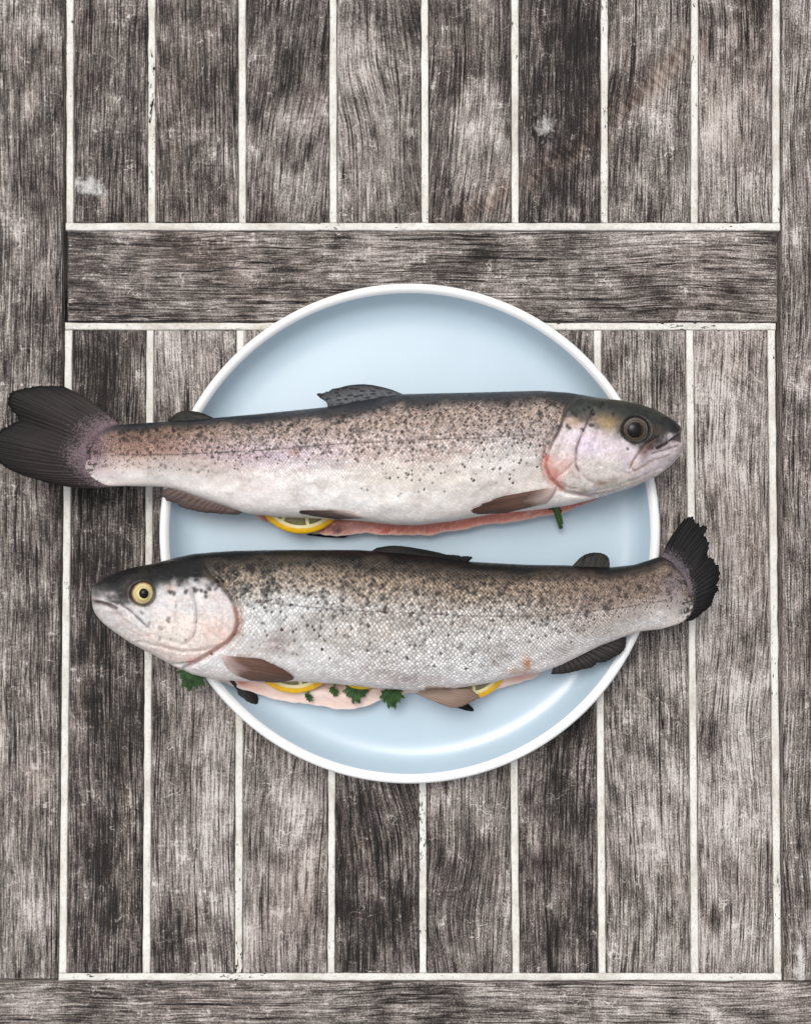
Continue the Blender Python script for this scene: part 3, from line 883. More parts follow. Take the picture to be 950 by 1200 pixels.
def make_fin(parent, name, base, edge, zb, ze, mat, rays, fray=.06, thick=.9, nv=18, bow=0.0, seed=0, sag=0.0, hug=None, trail=False):
    nu = max(rays * 5, 40) + 1
    B = smooth_line(base, nu, 2); E = smooth_line(edge, nu, 1)
    u = np.linspace(0, 1, nu); v = np.linspace(0, 1, nv)
    R = np.random.default_rng(seed)
    lenj = 1 - fray * (vnoise(u * rays * .9, 0 * u, 2, seed) * .7 + R.random(nu) * .5)
    for _ in range(int(rays * .22) if fray > .05 else 0):
        lenj -= R.uniform(.04, .16) * np.exp(-np.abs(u - R.uniform(.06, .94)) * rays * 2.2) * min(fray * 9, 1)
    if trail:
        lenj = 1 - (1 - lenj) * sstep(.45, .95, u)
    lenj = lenj[:, None] * v[None, :]
    P = B[:, None, :] + (E - B)[:, None, :] * lenj[..., None]
    nrm = np.stack([-(E - B)[:, 1], (E - B)[:, 0]], -1)
    P = P + nrm[:, None, :] * (bow * np.sin(v * math.pi))[None, :, None] * (1 - 2 * u)[:, None, None]
    zb_ = np.interp(u, np.linspace(0, 1, len(zb)), zb) * MM; ze_ = np.interp(u, np.linspace(0, 1, len(ze)), ze) * MM
    Zm = zb_[:, None] * (1 - v) + ze_[:, None] * v + sag * MM * np.sin(v * math.pi)[None, :]
    if hug is not None:
        hz = hug(P[..., 0], P[..., 1]) + .0023
        k5 = np.array([1, 2, 3, 2, 1.]) / 9
        hz = np.apply_along_axis(lambda r: np.convolve(np.pad(r, 2, 'edge'), k5, 'valid'), 1, hz)
        Zm = np.maximum(Zm, hz * (1 - .0) - .0012 * (1 - v)[None, :] ** 3)
    ridge = .00005 * np.cos(2 * math.pi * rays * u)[:, None] * np.sin(np.clip(v * 1.3, 0, 1) * math.pi / 2)
    wavy = (vnoise(u[:, None] * 5, v[None, :] * 2, 2, seed + 4) - .5) * .0016 * v
    th = (thick * (1 - .72 * v)[None, :] * MM) * (1 - .75 * np.abs(2 * u - 1) ** 6)[:, None]
    X, Y = w2(P[..., 0], P[..., 1], Zm)
    top = np.stack([X, Y, Zm + wavy + th / 2 + ridge], -1); bot = np.stack([X, Y, Zm + wavy - th / 2 - ridge * .3], -1)
    N = nu * nv
    V = np.concatenate([top.reshape(-1, 3), bot.reshape(-1, 3)])
    a = np.arange(N).reshape(nu, nv)
    f1 = np.stack([a[:-1, :-1], a[1:, :-1], a[1:, 1:], a[:-1, 1:]], -1).reshape(-1, 4)
    ring = np.r_[a[:, 0], a[-1, 1:], a[::-1, -1][1:], a[0, ::-1][1:-1]]
    r2 = np.roll(ring, -1)
    f3 = np.stack([ring, r2, r2 + N, ring + N], -1)
    me = mesh_from(name, V, np.concatenate([f1, f1[:, ::-1] + N, f3[:, ::-1]]))
    uq = u + (vnoise(u * rays * .45, 0 * u, 2, seed + 6) - .5) * 1.6 / rays
    uv = np.stack([np.broadcast_to(uq[:, None] * rays, (nu, nv)), np.broadcast_to(v[None, :], (nu, nv)), np.full((nu, nv), seed * 3.7)], -1).reshape(-1, 3)
    add_attr(me, 'suv', np.concatenate([uv, uv]))
    # make sure the faces look outward
    import bmesh
    bm = bmesh.new(); bm.from_mesh(me); bmesh.ops.recalc_face_normals(bm, faces=bm.faces); bm.to_mesh(me); bm.free()
    return obj(name, me, mat, parent)


def dome(name, cx, cy, z, r, h, mat, parent, ry=None, r_in=0.0, seg=40, rings=12):
    """a lens-shaped dome with its rim at height z; r in photograph pixels at that height"""
    k = PX * (D - z) / D; x0, y0 = w2(cx, cy, z)
    ry = r if ry is None else ry
    V = []; F = []
    for i in range(rings + 1):
        t = i / rings * (1 - r_in)
        rr = 1 - t
        zz = z + h * MM * (1 - rr ** 2.2)
        for j in range(seg):
            a = 2 * math.pi * j / seg
            V.append((x0 + r * k * rr * math.cos(a), y0 + ry * k * rr * math.sin(a), zz))
    for i in range(rings):
        for j in range(seg):
            F.append((i * seg + j, i * seg + (j + 1) % seg, (i + 1) * seg + (j + 1) % seg, (i + 1) * seg + j))
    # underside
    b0 = len(V)
    for j in range(seg):
        a = 2 * math.pi * j / seg
        V.append((x0 + r * k * .9 * math.cos(a), y0 + ry * k * .9 * math.sin(a), z - .0035))
    for j in range(seg):
        F.append((b0 + j, b0 + (j + 1) % seg, (j + 1) % seg, j))
    F.append(tuple(range(b0 + seg - 1, b0 - 1, -1)))
    return obj(name, mesh_from(name, np.array(V, float), F), mat, parent)


def eye_material(name, stops, cx, cy, rad):
    """iris colouring by distance from the pupil"""
    n = NT(name)
    p = n.vm('SUBTRACT', n.geo(), (cx, cy, 0))
    px, py, _ = n.sep(p)
    r = n.m('DIVIDE', n.m('SQRT', n.m('ADD', n.m('MULTIPLY', px, px), n.m('MULTIPLY', py, py))), rad)
    w = n.noise(n.geo(), (420, 420, 420), 4, .65)
    r2 = n.m('ADD', r, n.m('MULTIPLY', n.m('SUBTRACT', w, .5), .28))
    n.set(Base_Color=n.ramp(r2, stops), Roughness=.35)
    n.put(n.b.inputs['Specular IOR Level'], .3)
    n.put(n.b.inputs['Coat Weight'], .25); n.put(n.b.inputs['Coat Roughness'], .2)
    return n.mat


def black_wet(name, c=(14, 12, 12)):
    n = NT(name)
    n.set(Base_Color=n.ramp(n.noise(n.geo(), (300, 300, 300), 2, .5), [(.3, lin(*c)), (.7, lin(c[0] + 10, c[1] + 8, c[2] + 8))]), Roughness=.3)
    n.put(n.b.inputs['Specular IOR Level'], .2)
    n.put(n.b.inputs['Coat Weight'], .1); n.put(n.b.inputs['Coat Roughness'], .15)
    return n.mat


M_pupil = black_wet('wet_black_pupil')

GREYBLUE = lin(52, 56, 64)


def stripe_top(qx):
    tail = sstep(330, 170, qx)[..., None]
    mid = np.broadcast_to(lin(182, 164, 154), qx.shape + (3,)); midt = lin(162, 134, 116)
    c2 = mid * (1 - tail) + midt * tail
    c3 = lin(206, 190, 186) * (1 - tail) + lin(182, 154, 140) * tail
    c4 = lin(220, 212, 206) * (1 - tail) + lin(205, 190, 182) * tail
    return [lin(30, 34, 41), lin(58, 56, 58), c2, c3, c4, lin(243, 238, 234), lin(238, 228, 222)]


def stripe_bot(qx):
    tail = sstep(560, 720, qx)[..., None]
    c1 = lin(64, 56, 48) * (1 - tail) + lin(72, 62, 55) * tail
    c2 = lin(158, 141, 123) * (1 - tail) + lin(156, 136, 120) * tail
    c3 = lin(196, 192, 188) * (1 - tail) + lin(166, 148, 136) * tail
    c4 = lin(214, 213, 212) * (1 - tail) + lin(196, 186, 180) * tail
    return [lin(24, 22, 22), c1, c2, c3, c4, lin(232, 230, 230), lin(230, 220, 216)]


def floor_under(xs):
    """what the fish lies on: the well of the plate, lifting over the rim at both ends"""
    r = np.abs(xs - 480)
    return 7.4 + 13.4 * sstep(225, 272, r)


trout_top = thing('trout', 'silvery trout with dark cloudy eye and pink flank, head pointing right, upper on plate', 'fish', 'stuffed trout on the plate')
cfg_top = dict(
    head=1, x0=96.5, x1=799.0, seed=3, floor=floor_under,
    upper=[(96.5, 532), (99, 524), (104, 517), (112, 509), (122, 502), (138, 498), (165, 496), (199, 494), (249, 490), (300, 485.5), (384, 477), (435, 467.5), (472, 462), (536, 460.5), (580, 459.5),
           (633, 458), (667, 460.5), (698, 466), (727, 469.5), (748, 473.5), (769, 481), (780, 487), (790, 493), (796, 499), (799, 504)],
    lower=[(96.5, 540), (99, 551), (104, 560), (113, 567), (125, 570), (148, 569.5), (189, 570.5), (209, 574), (242, 586), (290, 602), (330, 606), (380, 608), (428, 611), (462, 615), (489, 615.5), (529, 611),
           (580, 602), (614, 599), (640, 596), (667, 592), (706, 582), (738, 572), (769, 558), (786, 545), (795, 535), (799, 527)],
    flap=[(292, 602), (305, 609), (330, 619), (360, 626), (395, 629.5), (412, 628), (428, 624), (445, 627), (470, 628.5), (500, 627), (540, 621), (580, 614), (620, 609), (646, 604), (670, 597), (700, 585), (712, 580)],
    slit=(288, 716), drop=11,
    thick=[(96, 1.0), (112, 2.3), (140, 5.6), (180, 9.6), (250, 14.5), (330, 18.5), (420, 21.5), (520, 22.5), (600, 22), (660, 20.5), (710, 18), (750, 14.5), (780, 11), (799, 8.5)],
    zc=[(96, 32.5), (200, 31), (270, 28.5), (400, 28), (560, 28), (650, 29), (720, 34), (760, 36), (799, 36.5)],
    optop=466, operculum=[(692, 436), (684, 455), (676, 466), (664, 475), (659, 486), (657, 500), (648, 516), (642, 530), (639, 546), (644, 559), (653, 568), (664, 575), (682, 578), (702, 579)],
    grooves=[([(695, 480), (686, 499), (680, 512), (674, 530), (674, 545), (680, 556), (692, 566)], 2.0, 1.1), ([(674, 540), (662, 552), (652, 560)], 2.0, .6), ([(700, 506), (694, 525), (698, 542), (710, 556)], 3.0, .6), ([(668, 500), (658, 520), (652, 540)], 3.5, .5),
             ([(646, 562), (664, 572), (690, 577), (720, 571), (750, 560), (775, 548)], 2.0, .8),
             ([(738, 549), (741, 541), (748, 531), (758, 520), (771, 513)], 1.5, 1.0),
             ([(738, 549), (744, 552), (754, 546), (768, 538)], 1.5, .8),
             ([(700, 545), (716, 552), (735, 556)], 3, .5), ([(672, 470), (664, 480), (660, 490)], 2.5, .8)],
    bulges=[(690, 535, 14, 20, 1.0), (752, 536, 9, 9, 1.0), (715, 545, 16, 14, .8), (780, 534, 14, 6, .8), (779, 494, 5, 4, -1.2)],
    eye=(744.5, 503.7, 16.0), mouth=[(770, 525), (780, 520), (790, 516), (801, 512)], gape=(799, 513, 4.6, 17), gape_slope=-.45,
    stripe=stripe_top, stripe_pos=[.02, .075, .18, .40, .64, .86, 1.0], tan=lin(140, 112, 92),
    blots=[(330, 535, 60, 16, .45, lin(206, 190, 214)), (250, 530, 50, 14, .30, lin(205, 180, 196)), (360, 568, 46, 20, .75, lin(248, 246, 246)), (440, 592, 60, 16, .7, lin(246, 242, 238)), (600, 520, 44, 18, .35, lin(196, 204, 206)),  # the near-white belly blot is a painted highlight
           (590, 556, 30, 22, .35, lin(228, 222, 226)), (300, 570, 50, 20, .45, lin(240, 228, 226)), (480, 560, 90, 16, .30, lin(214, 206, 192)), (112, 530, 16, 30, .6, lin(156, 138, 158)), (130, 552, 20, 10, .4, lin(190, 172, 176)),
           (550, 500, 90, 12, .25, lin(130, 104, 80)), (170, 525, 60, 12, .4, lin(170, 122, 108)), (345, 530, 8, 5, .6, lin(178, 130, 108)), (620, 575, 30, 14, .35, lin(214, 200, 192))],
    headline=[(640, 486), (656, 492), (676, 496), (700, 498), (722, 508), (744, 524), (758, 524), (768, 522), (775, 519), (790, 513), (800, 510)], jawoff=6,
    crown=lin(40, 43, 41), crown2=lin(62, 64, 54), cheek=lin(208, 196, 202), jaw=lin(212, 204, 198),
    headblots=[(672, 496, 12, 7, .7, lin(160, 132, 92)), (708, 497, 16, 12, .8, lin(150, 128, 90)), (700, 480, 30, 8, .3, lin(88, 92, 86)), (664, 545, 14, 10, .5, lin(208, 148, 138)), (650, 558, 7, 9, .8, lin(200, 100, 78)), (645, 545, 5, 14, .5, lin(198, 128, 116)), (684, 520, 14, 20, .5, lin(218, 200, 216)),
               (761, 523, 9, 6, 1.0, lin(58, 38, 34)), (754, 532, 6, 8, 1.0, lin(104, 66, 56)), (770, 517, 9, 5, .9, lin(44, 34, 33)), (744, 545, 5, 5, .7, lin(226, 206, 196)), (704, 566, 8, 4, .6, lin(126, 104, 78)), (718, 563, 7, 4, .4, lin(140, 116, 92)), (684, 576, 5, 3, .5, lin(150, 126, 90)), (785, 535, 16, 8, .45, lin(176, 172, 170)), (780, 524, 14, 5, .5, lin(120, 104, 98)), (766, 503, 10, 8, .7, lin(74, 58, 52)),
               (778, 490, 16, 8, .55, lin(34, 35, 36)), (735, 478, 40, 6, .6, lin(40, 43, 42)), (792, 500, 6, 6, .8, lin(28, 27, 28)), (690, 530, 18, 14, .25, lin(198, 186, 216)), (650, 520, 8, 14, .35, lin(206, 176, 176))],
    lines=[([(695, 480), (686, 499), (680, 512), (675, 526), (674, 545), (680, 556)], 1.3, .75, lin(70, 52, 50)), ([(676, 466), (664, 474), (659, 486), (657, 500), (648, 516), (642, 530)], 2.2, .75, lin(60, 52, 50)),
           ([(642, 530), (639, 546), (644, 559), (653, 568), (664, 575)], 3.2, .75, lin(190, 88, 68)), ([(640, 520), (634, 540), (638, 562), (650, 570)], 3.0, .35, lin(206, 160, 150)), ([(738, 549), (741, 541), (748, 531), (758, 520), (771, 513)], 1.2, .7, lin(108, 84, 76)), ([(738, 549), (744, 552), (756, 546), (770, 538), (788, 531)], 1.2, .6, lin(120, 98, 92)),
           ([(664, 575), (690, 580), (716, 574), (745, 564), (775, 550)], 1.3, .5, lin(150, 120, 112)), ([(655, 562), (668, 572), (684, 570)], 1.2, .5, lin(168, 120, 100)), ([(646, 572), (668, 577), (700, 583)], 1.6, .4, lin(176, 110, 96)), ([(761, 532), (780, 526), (797, 521)], 1.4, .6, lin(76, 62, 60))],
    mott=lin(176, 160, 156), mott2=lin(196, 168, 160), lip=lin(60, 42, 40), socket=lin(44, 42, 40),
    lateral=[(130, 533), (200, 533), (300, 528), (384, 521), (472, 516), (560, 513), (645, 508)],
    headspots=[(665, 500, 2.2, .9), (692, 499, 2.2, .9), (694, 484, 2, .9), (704, 476, 2, .9), (691, 478, 1.8, .9), (683, 480, 1.5, .9), (671, 483, 2.6, .8), (682, 503, 1.8, .8), (735, 526, 1.4, .8), (718, 484, 1.6, .7), (655, 500, 2, .7)],
    spots=[(140, 650, .08, .26, 150, 1.0, 1.8, .85), (140, 420, .08, .48, 120, 1.0, 1.6, .8), (300, 640, .26, .42, 60, .9, 1.5, .7), (110, 250, .1, .70, 70, 1.0, 1.7, .6)],
    tailc=lin(52, 45, 46), spotc=lin(30, 26, 26), flesh1=lin(196, 104, 92), flesh2=lin(226, 158, 140), skirt=lin(196, 170, 160),
    fleshblots=[(320, 612, 16, 10, .7, lin(176, 66, 58)), (415, 620, 26, 8, .75, lin(204, 160, 158)), (395, 622, 10, 8, .8, lin(70, 50, 46)), (455, 622, 16, 7, .5, lin(190, 76, 72)), (560, 612, 60, 8, .5, lin(230, 150, 128)), (690, 590, 14, 6, .7, lin(150, 62, 56)), (670, 596, 12, 6, .5, lin(206, 120, 106))],
    mottk=np.array([.85, .82, .80]), myo=.7, sclamt=1.0, outl=lambda x, s: .40 - .36 * sstep(.45, .75, s), scale_k=.92,
    ticks=lambda x, s: .60 * sstep(.05, .12, s) * sstep(.58, .26, s) + .14 * sstep(.3, .45, s) * sstep(.85, .6, s) * sstep(380, 480, x) + .30 * sstep(260, 150, x) * sstep(.1, .2, s) * sstep(.85, .5, s),
    sclf=lambda x, s: .85 - .5 * sstep(.4, .75, s))
body_top, surf_top = make_body(cfg_top, trout_top)

trout_bot = thing('trout', 'brown-backed trout with yellow eye and black pupil, head pointing left, lower on plate', 'fish', 'stuffed trout on the plate')
cfg_bot = dict(
    head=-1, x0=108.5, x1=815.0, seed=8, floor=floor_under,
    upper=[(108.5, 690), (111, 685), (116, 681), (124, 676.5), (137, 671), (150.5, 666), (179.5, 660.5), (206, 653.5), (227, 649), (250, 647), (274, 645.5), (327, 644.5), (420, 644.5), (470, 648), (510, 653), (546, 658), (600, 661), (623, 662), (664, 662.5), (715, 665),
           (743, 662), (762, 656), (776, 651), (786, 655), (796, 664), (806, 677), (812, 689), (815, 699)],
    lower=[(108.5, 709), (110, 714), (114, 721), (122, 730), (132, 738), (156, 754), (182, 767), (203, 779), (227, 790), (253, 796), (285, 798), (316, 799), (347, 798), (395, 801), (442, 806), (489, 809), (530, 807), (578, 799), (594, 794), (629, 789), (655, 780),
           (699, 758), (730, 746), (749, 740), (775, 737), (795, 731), (806, 724), (812, 714), (815, 704)],
    flap=[(250, 796), (274, 804), (300, 814), (332, 822), (379, 830), (410, 832), (436, 826), (458, 815), (480, 812), (520, 812), (560, 812), (592, 806), (615, 799), (640, 790)],
    slit=(246, 646), drop=11,
    thick=[(108, 7), (125, 10), (150, 13.5), (190, 17.5), (240, 20.5), (320, 22.5), (420, 23), (520, 21.5), (600, 18.5), (680, 14), (740, 10.5), (770, 7), (800, 2.6), (815, 1.0)],
    zc=[(108, 37), (160, 36.5), (210, 35), (290, 29.5), (400, 28.5), (560, 28), (680, 29), (740, 31), (815, 33)],
    optop=672, operculum=[(226, 630), (234, 655), (244, 672), (254, 682), (264, 692), (272, 703), (277, 718), (278, 730), (274, 742), (267, 751), (256, 758), (244, 765), (230, 774), (214, 780), (196, 778)],
    grooves=[([(225, 690), (229, 706), (231, 724), (229, 740), (225, 751), (214, 756)], 2.0, .9), ([(231, 730), (246, 740), (262, 750)], 2.0, .5), ([(212, 700), (208, 718), (212, 736), (222, 748)], 3.0, .5), ([(246, 692), (258, 706), (264, 722), (262, 738)], 3.0, .45), ([(256, 757), (238, 762), (215, 764), (190, 758), (165, 752)], 2.2, .8), ([(128, 703), (142, 708), (156, 718), (166, 728), (175, 737)], 1.6, 1.2),
             ([(132, 712), (144, 724), (158, 736), (172, 744)], 2.4, .45), ([(180, 744), (205, 752), (222, 757)], 3, .5)],
    bulges=[(200, 725, 18, 22, .8), (255, 725, 14, 20, .6), (150, 728, 10, 8, .9), (126, 694, 6, 4, .8), (118, 712, 8, 8, .6), (132, 678, 5, 3, -.8)],
    eye=(167.6, 696.0, 14.2), mouth=[(106, 705), (116, 705.5), (126, 708), (136, 713)], gape=(108.5, 705.5, 1.8, 4), gape_slope=.2,
    stripe=stripe_bot, stripe_pos=[.03, .09, .21, .43, .62, .86, 1.0], tan=lin(120, 98, 80),
    blots=[(330, 715, 70, 26, .55, lin(206, 210, 212)), (400, 750, 80, 20, .3, lin(204, 196, 188)), (440, 740, 30, 20, .25, lin(176, 158, 142)), (320, 755, 20, 14, .5, lin(176, 160, 160)), (480, 796, 20, 8, .5, lin(150, 138, 140)), (560, 785, 40, 14, .6, lin(240, 240, 242)), (617, 778, 6, 9, .85, lin(190, 124, 62)), (600, 786, 10, 4, .5, lin(206, 176, 130)),
           (616, 790, 22, 4, .5, lin(206, 140, 124)), (790, 690, 14, 20, .5, lin(150, 142, 158)), (740, 720, 50, 10, .5, lin(214, 206, 204)), (660, 745, 40, 14, .4, lin(216, 214, 216)), (430, 790, 60, 8, .35, lin(190, 180, 178)), (290, 770, 14, 20, .5, lin(220, 208, 204))],
    headline=[(108, 694), (118, 698), (130, 700), (150, 706), (168, 708), (182, 698), (195, 687), (215, 684), (240, 684), (258, 686), (272, 696), (280, 700)], jawoff=10,
    crown=lin(19, 19, 19), crown2=lin(44, 42, 34), cheek=lin(208, 204, 203), jaw=lin(224, 213, 206),
    headblots=[(200, 690, 8, 4, .6, lin(190, 150, 128)), (218, 694, 10, 8, .4, lin(176, 168, 182)), (190, 694, 8, 8, .6, lin(204, 206, 206)), (258, 700, 12, 10, .4, lin(180, 166, 166)), (258, 745, 16, 10, .4, lin(222, 176, 162)), (246, 735, 14, 10, .3, lin(226, 190, 176)), (230, 772, 24, 5, .5, lin(216, 160, 146)), (122, 692, 9, 7, .65, lin(96, 92, 92)), (112, 698, 5, 6, .7, lin(78, 74, 74)),
               (130, 696, 5, 3, .7, lin(206, 196, 196)), (118, 708, 10, 3, .5, lin(110, 96, 98)), (138, 718, 12, 4, .45, lin(150, 128, 126)), (151, 690, 8, 13, .85, lin(62, 50, 48)), (140, 680, 20, 7, .6, lin(30, 30, 31)), (215, 668, 40, 8, .4, lin(36, 36, 36)), (165, 742, 14, 4, .3, lin(206, 176, 168)), (266, 726, 8, 14, .35, lin(216, 186, 176)), (160, 720, 16, 8, .3, lin(212, 214, 214))],
    lines=[([(225, 690), (229, 706), (231, 724), (229, 740), (225, 751)], 1.0, .65, lin(110, 96, 100)), ([(244, 672), (258, 686), (268, 697), (274, 708)], 2.4, .7, lin(70, 60, 52)), ([(274, 706), (278, 722), (277, 738), (268, 751), (254, 760), (236, 771), (214, 781)], 2.8, .75, lin(198, 120, 98)), ([(283, 712), (284, 735), (278, 755), (266, 765)], 2.5, .3, lin(196, 150, 120)),
           ([(128, 703), (142, 708), (156, 718), (166, 728), (175, 737)], 1.1, .8, lin(62, 54, 56)), ([(116, 706), (126, 709), (138, 718), (152, 731)], 1.8, .35, lin(140, 118, 116)), ([(150, 736), (165, 744), (178, 745)], 1.3, .5, lin(180, 146, 138)), ([(180, 752), (205, 760), (240, 762), (256, 757)], 1.3, .45, lin(190, 160, 150)), ([(130, 696), (124, 702), (132, 706)], 1.2, .5, lin(90, 80, 80))],
    mott=lin(190, 180, 176), mott2=lin(208, 178, 166), lip=lin(82, 66, 66), socket=lin(60, 52, 46),
    lateral=[(282, 704), (330, 708), (400, 715), (470, 718), (560, 722), (640, 722), (730, 712), (790, 702)],
    headspots=[(203, 694, 2.4, .95), (218, 693, 2.4, .95), (229, 691, 2.6, .95), (239, 695, 2.4, .95), (198, 727, 2.3, .7), (188, 735, 2.2, .5), (166, 719, 1.6, .6), (175, 730, 1.6, .5), (188, 748, 1.5, .5), (200, 749, 1.3, .5), (218, 750, 1.3, .5), (206, 710, 1.2, .5), (193, 677, 2.2, .9), (210, 683, 1.8, .9), (230, 680, 2, .9), (180, 672, 1.6, .7), (246, 690, 2, .9)],
    spots=[(250, 600, .10, .34, 130, 1.2, 2.2, .95), (280, 700, .22, .42, 70, 1.1, 2.0, .9), (560, 790, .10, .60, 150, 1.1, 1.9, .75), (290, 560, .40, .82, 80, .8, 1.6, .7), (560, 700, .35, .6, 60, .9, 1.5, .5), (250, 330, .05, .35, 50, 1.4, 2.6, .9)],
    tailc=lin(44, 41, 43), spotc=lin(24, 21, 20), flesh1=lin(234, 204, 194), flesh2=lin(242, 226, 216), skirt=lin(222, 208, 202),
    fleshblots=[(283, 800, 10, 5, .8, lin(196, 96, 80)), (300, 806, 14, 6, .5, lin(222, 150, 120)), (330, 812, 20, 6, .3, lin(230, 170, 130)), (610, 795, 20, 6, .6, lin(206, 130, 116)), (400, 822, 50, 6, .4, lin(232, 190, 172)), (440, 812, 14, 6, .3, lin(214, 176, 150))],
    mottk=np.array([.70, .67, .64]), myo=.2, sclamt=1.0, outl=lambda x, s: .28 + .45 * sstep(330, 480, x) * sstep(.98, .8, s) - .3 * sstep(.15, .03, s), scale_k=1.08,
    ticks=lambda x, s: .62 * sstep(.04, .12, s) * sstep(.48, .28, s) + .07 * sstep(.3, .45, s) * sstep(.9, .6, s) + .34 * sstep(600, 720, x) * sstep(.08, .18, s) * sstep(.75, .45, s),
    sclf=lambda x, s: .9 - .35 * sstep(.45, .8, s) * sstep(430, 330, x))
body_bot, surf_bot = make_body(cfg_bot, trout_bot)

# ---- fins
F_dark = fin_material('dark_tail_fin', lin(25, 21, 20), lin(58, 49, 46), lin(12, 11, 11), base=lin(118, 100, 106), stipple=True)
F_black = fin_material('black_tail_fin', lin(27, 26, 27), lin(46, 44, 45), lin(17, 17, 18))
F_tail2 = fin_material('ragged_black_tail_fin', lin(22, 21, 22), lin(46, 43, 44), lin(12, 12, 13), base=lin(106, 97, 102), stipple=True)
F_dorsal = fin_material('spotted_grey_fin', lin(92, 94, 98), lin(58, 58, 60), lin(34, 34, 36), spots=.85)
F_dorsal2 = fin_material('dark_dorsal_fin', lin(24, 23, 22), lin(40, 38, 36), lin(14, 13, 13))
F_brown = fin_material('brown_pectoral_fin', lin(104, 78, 67), lin(140, 112, 98), lin(88, 62, 52), base=lin(212, 190, 184))
F_pink = fin_material('brown_grey_anal_fin', lin(96, 80, 76), lin(138, 120, 114), lin(52, 44, 43), base=lin(196, 178, 172))
F_pelv = fin_material('tan_pelvic_fin', lin(132, 112, 98), lin(176, 158, 146), lin(112, 92, 82))
F_adip = fin_material('olive_adipose_fin', lin(38, 38, 35), lin(52, 52, 47), lin(18, 18, 17), spots=.5)
F_grey = fin_material('grey_anal_fin', lin(48, 44, 44), lin(92, 86, 84), lin(26, 24, 25))

make_fin(trout_top, 'tail_fin', [(140, 498), (122, 506), (108, 520), (104, 534), (107, 550), (122, 566), (134, 570)],
         [(72, 451), (50, 451), (28, 453), (10, 459), (6, 469), (9, 477), (23, 491), (12, 496), (-3, 504), (-13, 513), (-13, 528), (-5, 541), (12, 552), (36, 561), (64, 568)],
         [32.5, 32.5, 32.5], [29, 28, 31], F_dark, 30, fray=.045, thick=2.4, seed=1, bow=.05, sag=.8)
make_fin(trout_top, 'dorsal_fin', [(478, 464), (450, 469), (420, 476), (384, 482)], [(470, 461), (455, 455), (431, 450), (415, 450.5), (395, 453.5), (378, 457), (366, 460), (370, 464), (381, 468), (384, 476)],
         [30, 30, 30], [28, 26, 27], F_dorsal, 15, fray=.30, thick=2.0, seed=2, trail=True)
make_fin(trout_top, 'adipose_fin', [(256, 493), (235, 496), (205, 498)], [(249, 489), (238, 484), (224, 480.8), (212, 481.5), (203, 486), (198, 493)],
         [32, 32, 32], [31, 31, 31], F_adip, 4, fray=.02, thick=2.6, seed=3, nv=24)
make_fin(trout_top, 'anal_fin', [(205, 569), (225, 574), (255, 585), (286, 599)], [(190, 575), (185, 582), (196, 590), (222, 599), (250, 603), (279, 603.5)],
         [32, 31, 30], [29, 28, 28], F_pink, 14, fray=.10, thick=2.0, seed=4)
make_fin(trout_top, 'pectoral_fin', [(652, 570), (650, 575), (648, 581), (640, 590)], [(586, 582), (562, 590), (548, 598), (552, 603), (570, 603), (592, 601.5)],
         [44, 42, 38], [38, 35, 33], F_brown, 13, fray=.06, thick=1.6, seed=5, hug=surf_top)
make_fin(trout_top, 'pelvic_fin', [(404, 598), (415, 602), (428, 607)], [(352, 598), (346, 600), (352, 603), (372, 606), (395, 609)],
         [36, 34, 31], [34, 33, 31], F_pink, 9, fray=.08, thick=1.4, seed=6, hug=surf_top)
make_fin(trout_top, 'pelvic_fin', [(424, 620), (418, 623), (410, 626)], [(376, 622), (356, 626.5), (362, 628), (385, 630), (404, 630.5)],
         [14, 14, 14], [10.5, 10, 10], F_black, 8, fray=.05, thick=1.6, seed=7)

make_fin(trout_bot, 'tail_fin', [(774, 654), (790, 664), (802, 678), (806, 692), (806, 706), (803, 716), (797, 727)],
         [(799, 612), (804, 603), (814, 602), (828, 608), (831, 617), (825, 625), (833, 628), (832, 640), (828, 650), (837, 653), (845, 666), (846, 680), (842, 696), (832, 713), (812, 727)],
         [32.6, 33, 32.6], [38, 34, 30], F_tail2, 26, fray=.12, thick=2.4, seed=11, bow=-.06, sag=.8)
make_fin(trout_bot, 'dorsal_fin', [(432, 648), (470, 654), (510, 660), (548, 664)], [(441, 642), (458, 639), (474, 640), (500, 644.5), (524, 649), (545, 649.5), (558, 650.5), (549, 657)],
         [30, 30, 29], [29, 27, 26], F_dorsal2, 14, fray=.16, thick=2.4, seed=12, trail=True)
make_fin(trout_bot, 'adipose_fin', [(668, 666), (692, 668), (713, 669)], [(674, 659), (682, 651), (693, 647), (705, 647.5), (713, 652.5), (714, 661)],
         [30, 30, 30], [30, 29, 30], F_adip, 4, fray=.02, thick=2.6, seed=13, nv=24)
make_fin(trout_bot, 'anal_fin', [(712, 747), (695, 757), (672, 769), (648, 782)], [(734, 747), (735, 757), (731, 765), (712, 776), (690, 784), (664, 790), (645, 790.5)],
         [31, 30, 29], [28, 26, 27], F_grey, 15, fray=.08, thick=2.0, seed=14)
make_fin(trout_bot, 'pectoral_fin', [(260, 768), (262, 775), (266, 783), (276, 791)], [(306, 772), (328, 781), (345, 791), (347, 797), (332, 800), (312, 800), (296, 798.5)],
         [46, 43, 38], [41, 35, 32], F_brown, 13, fray=.05, thick=1.6, seed=15, hug=surf_bot)
make_fin(trout_bot, 'pelvic_fin', [(500, 805), (494, 809), (487, 813)], [(553, 808), (566, 817), (556, 822), (545, 828), (533, 831), (518, 826)],
         [33, 31, 29], [29, 27, 26], F_pelv, 10, fray=.05, thick=1.6, seed=16, hug=surf_bot)
make_fin(trout_bot, 'pectoral_fin', [(262, 790), (268, 797), (276, 801)], [(303, 815), (304, 826), (301, 835), (292, 826), (280, 818)],
         [24, 22, 20], [11, 10, 13], F_grey, 8, fray=.05, thick=1.6, seed=17)
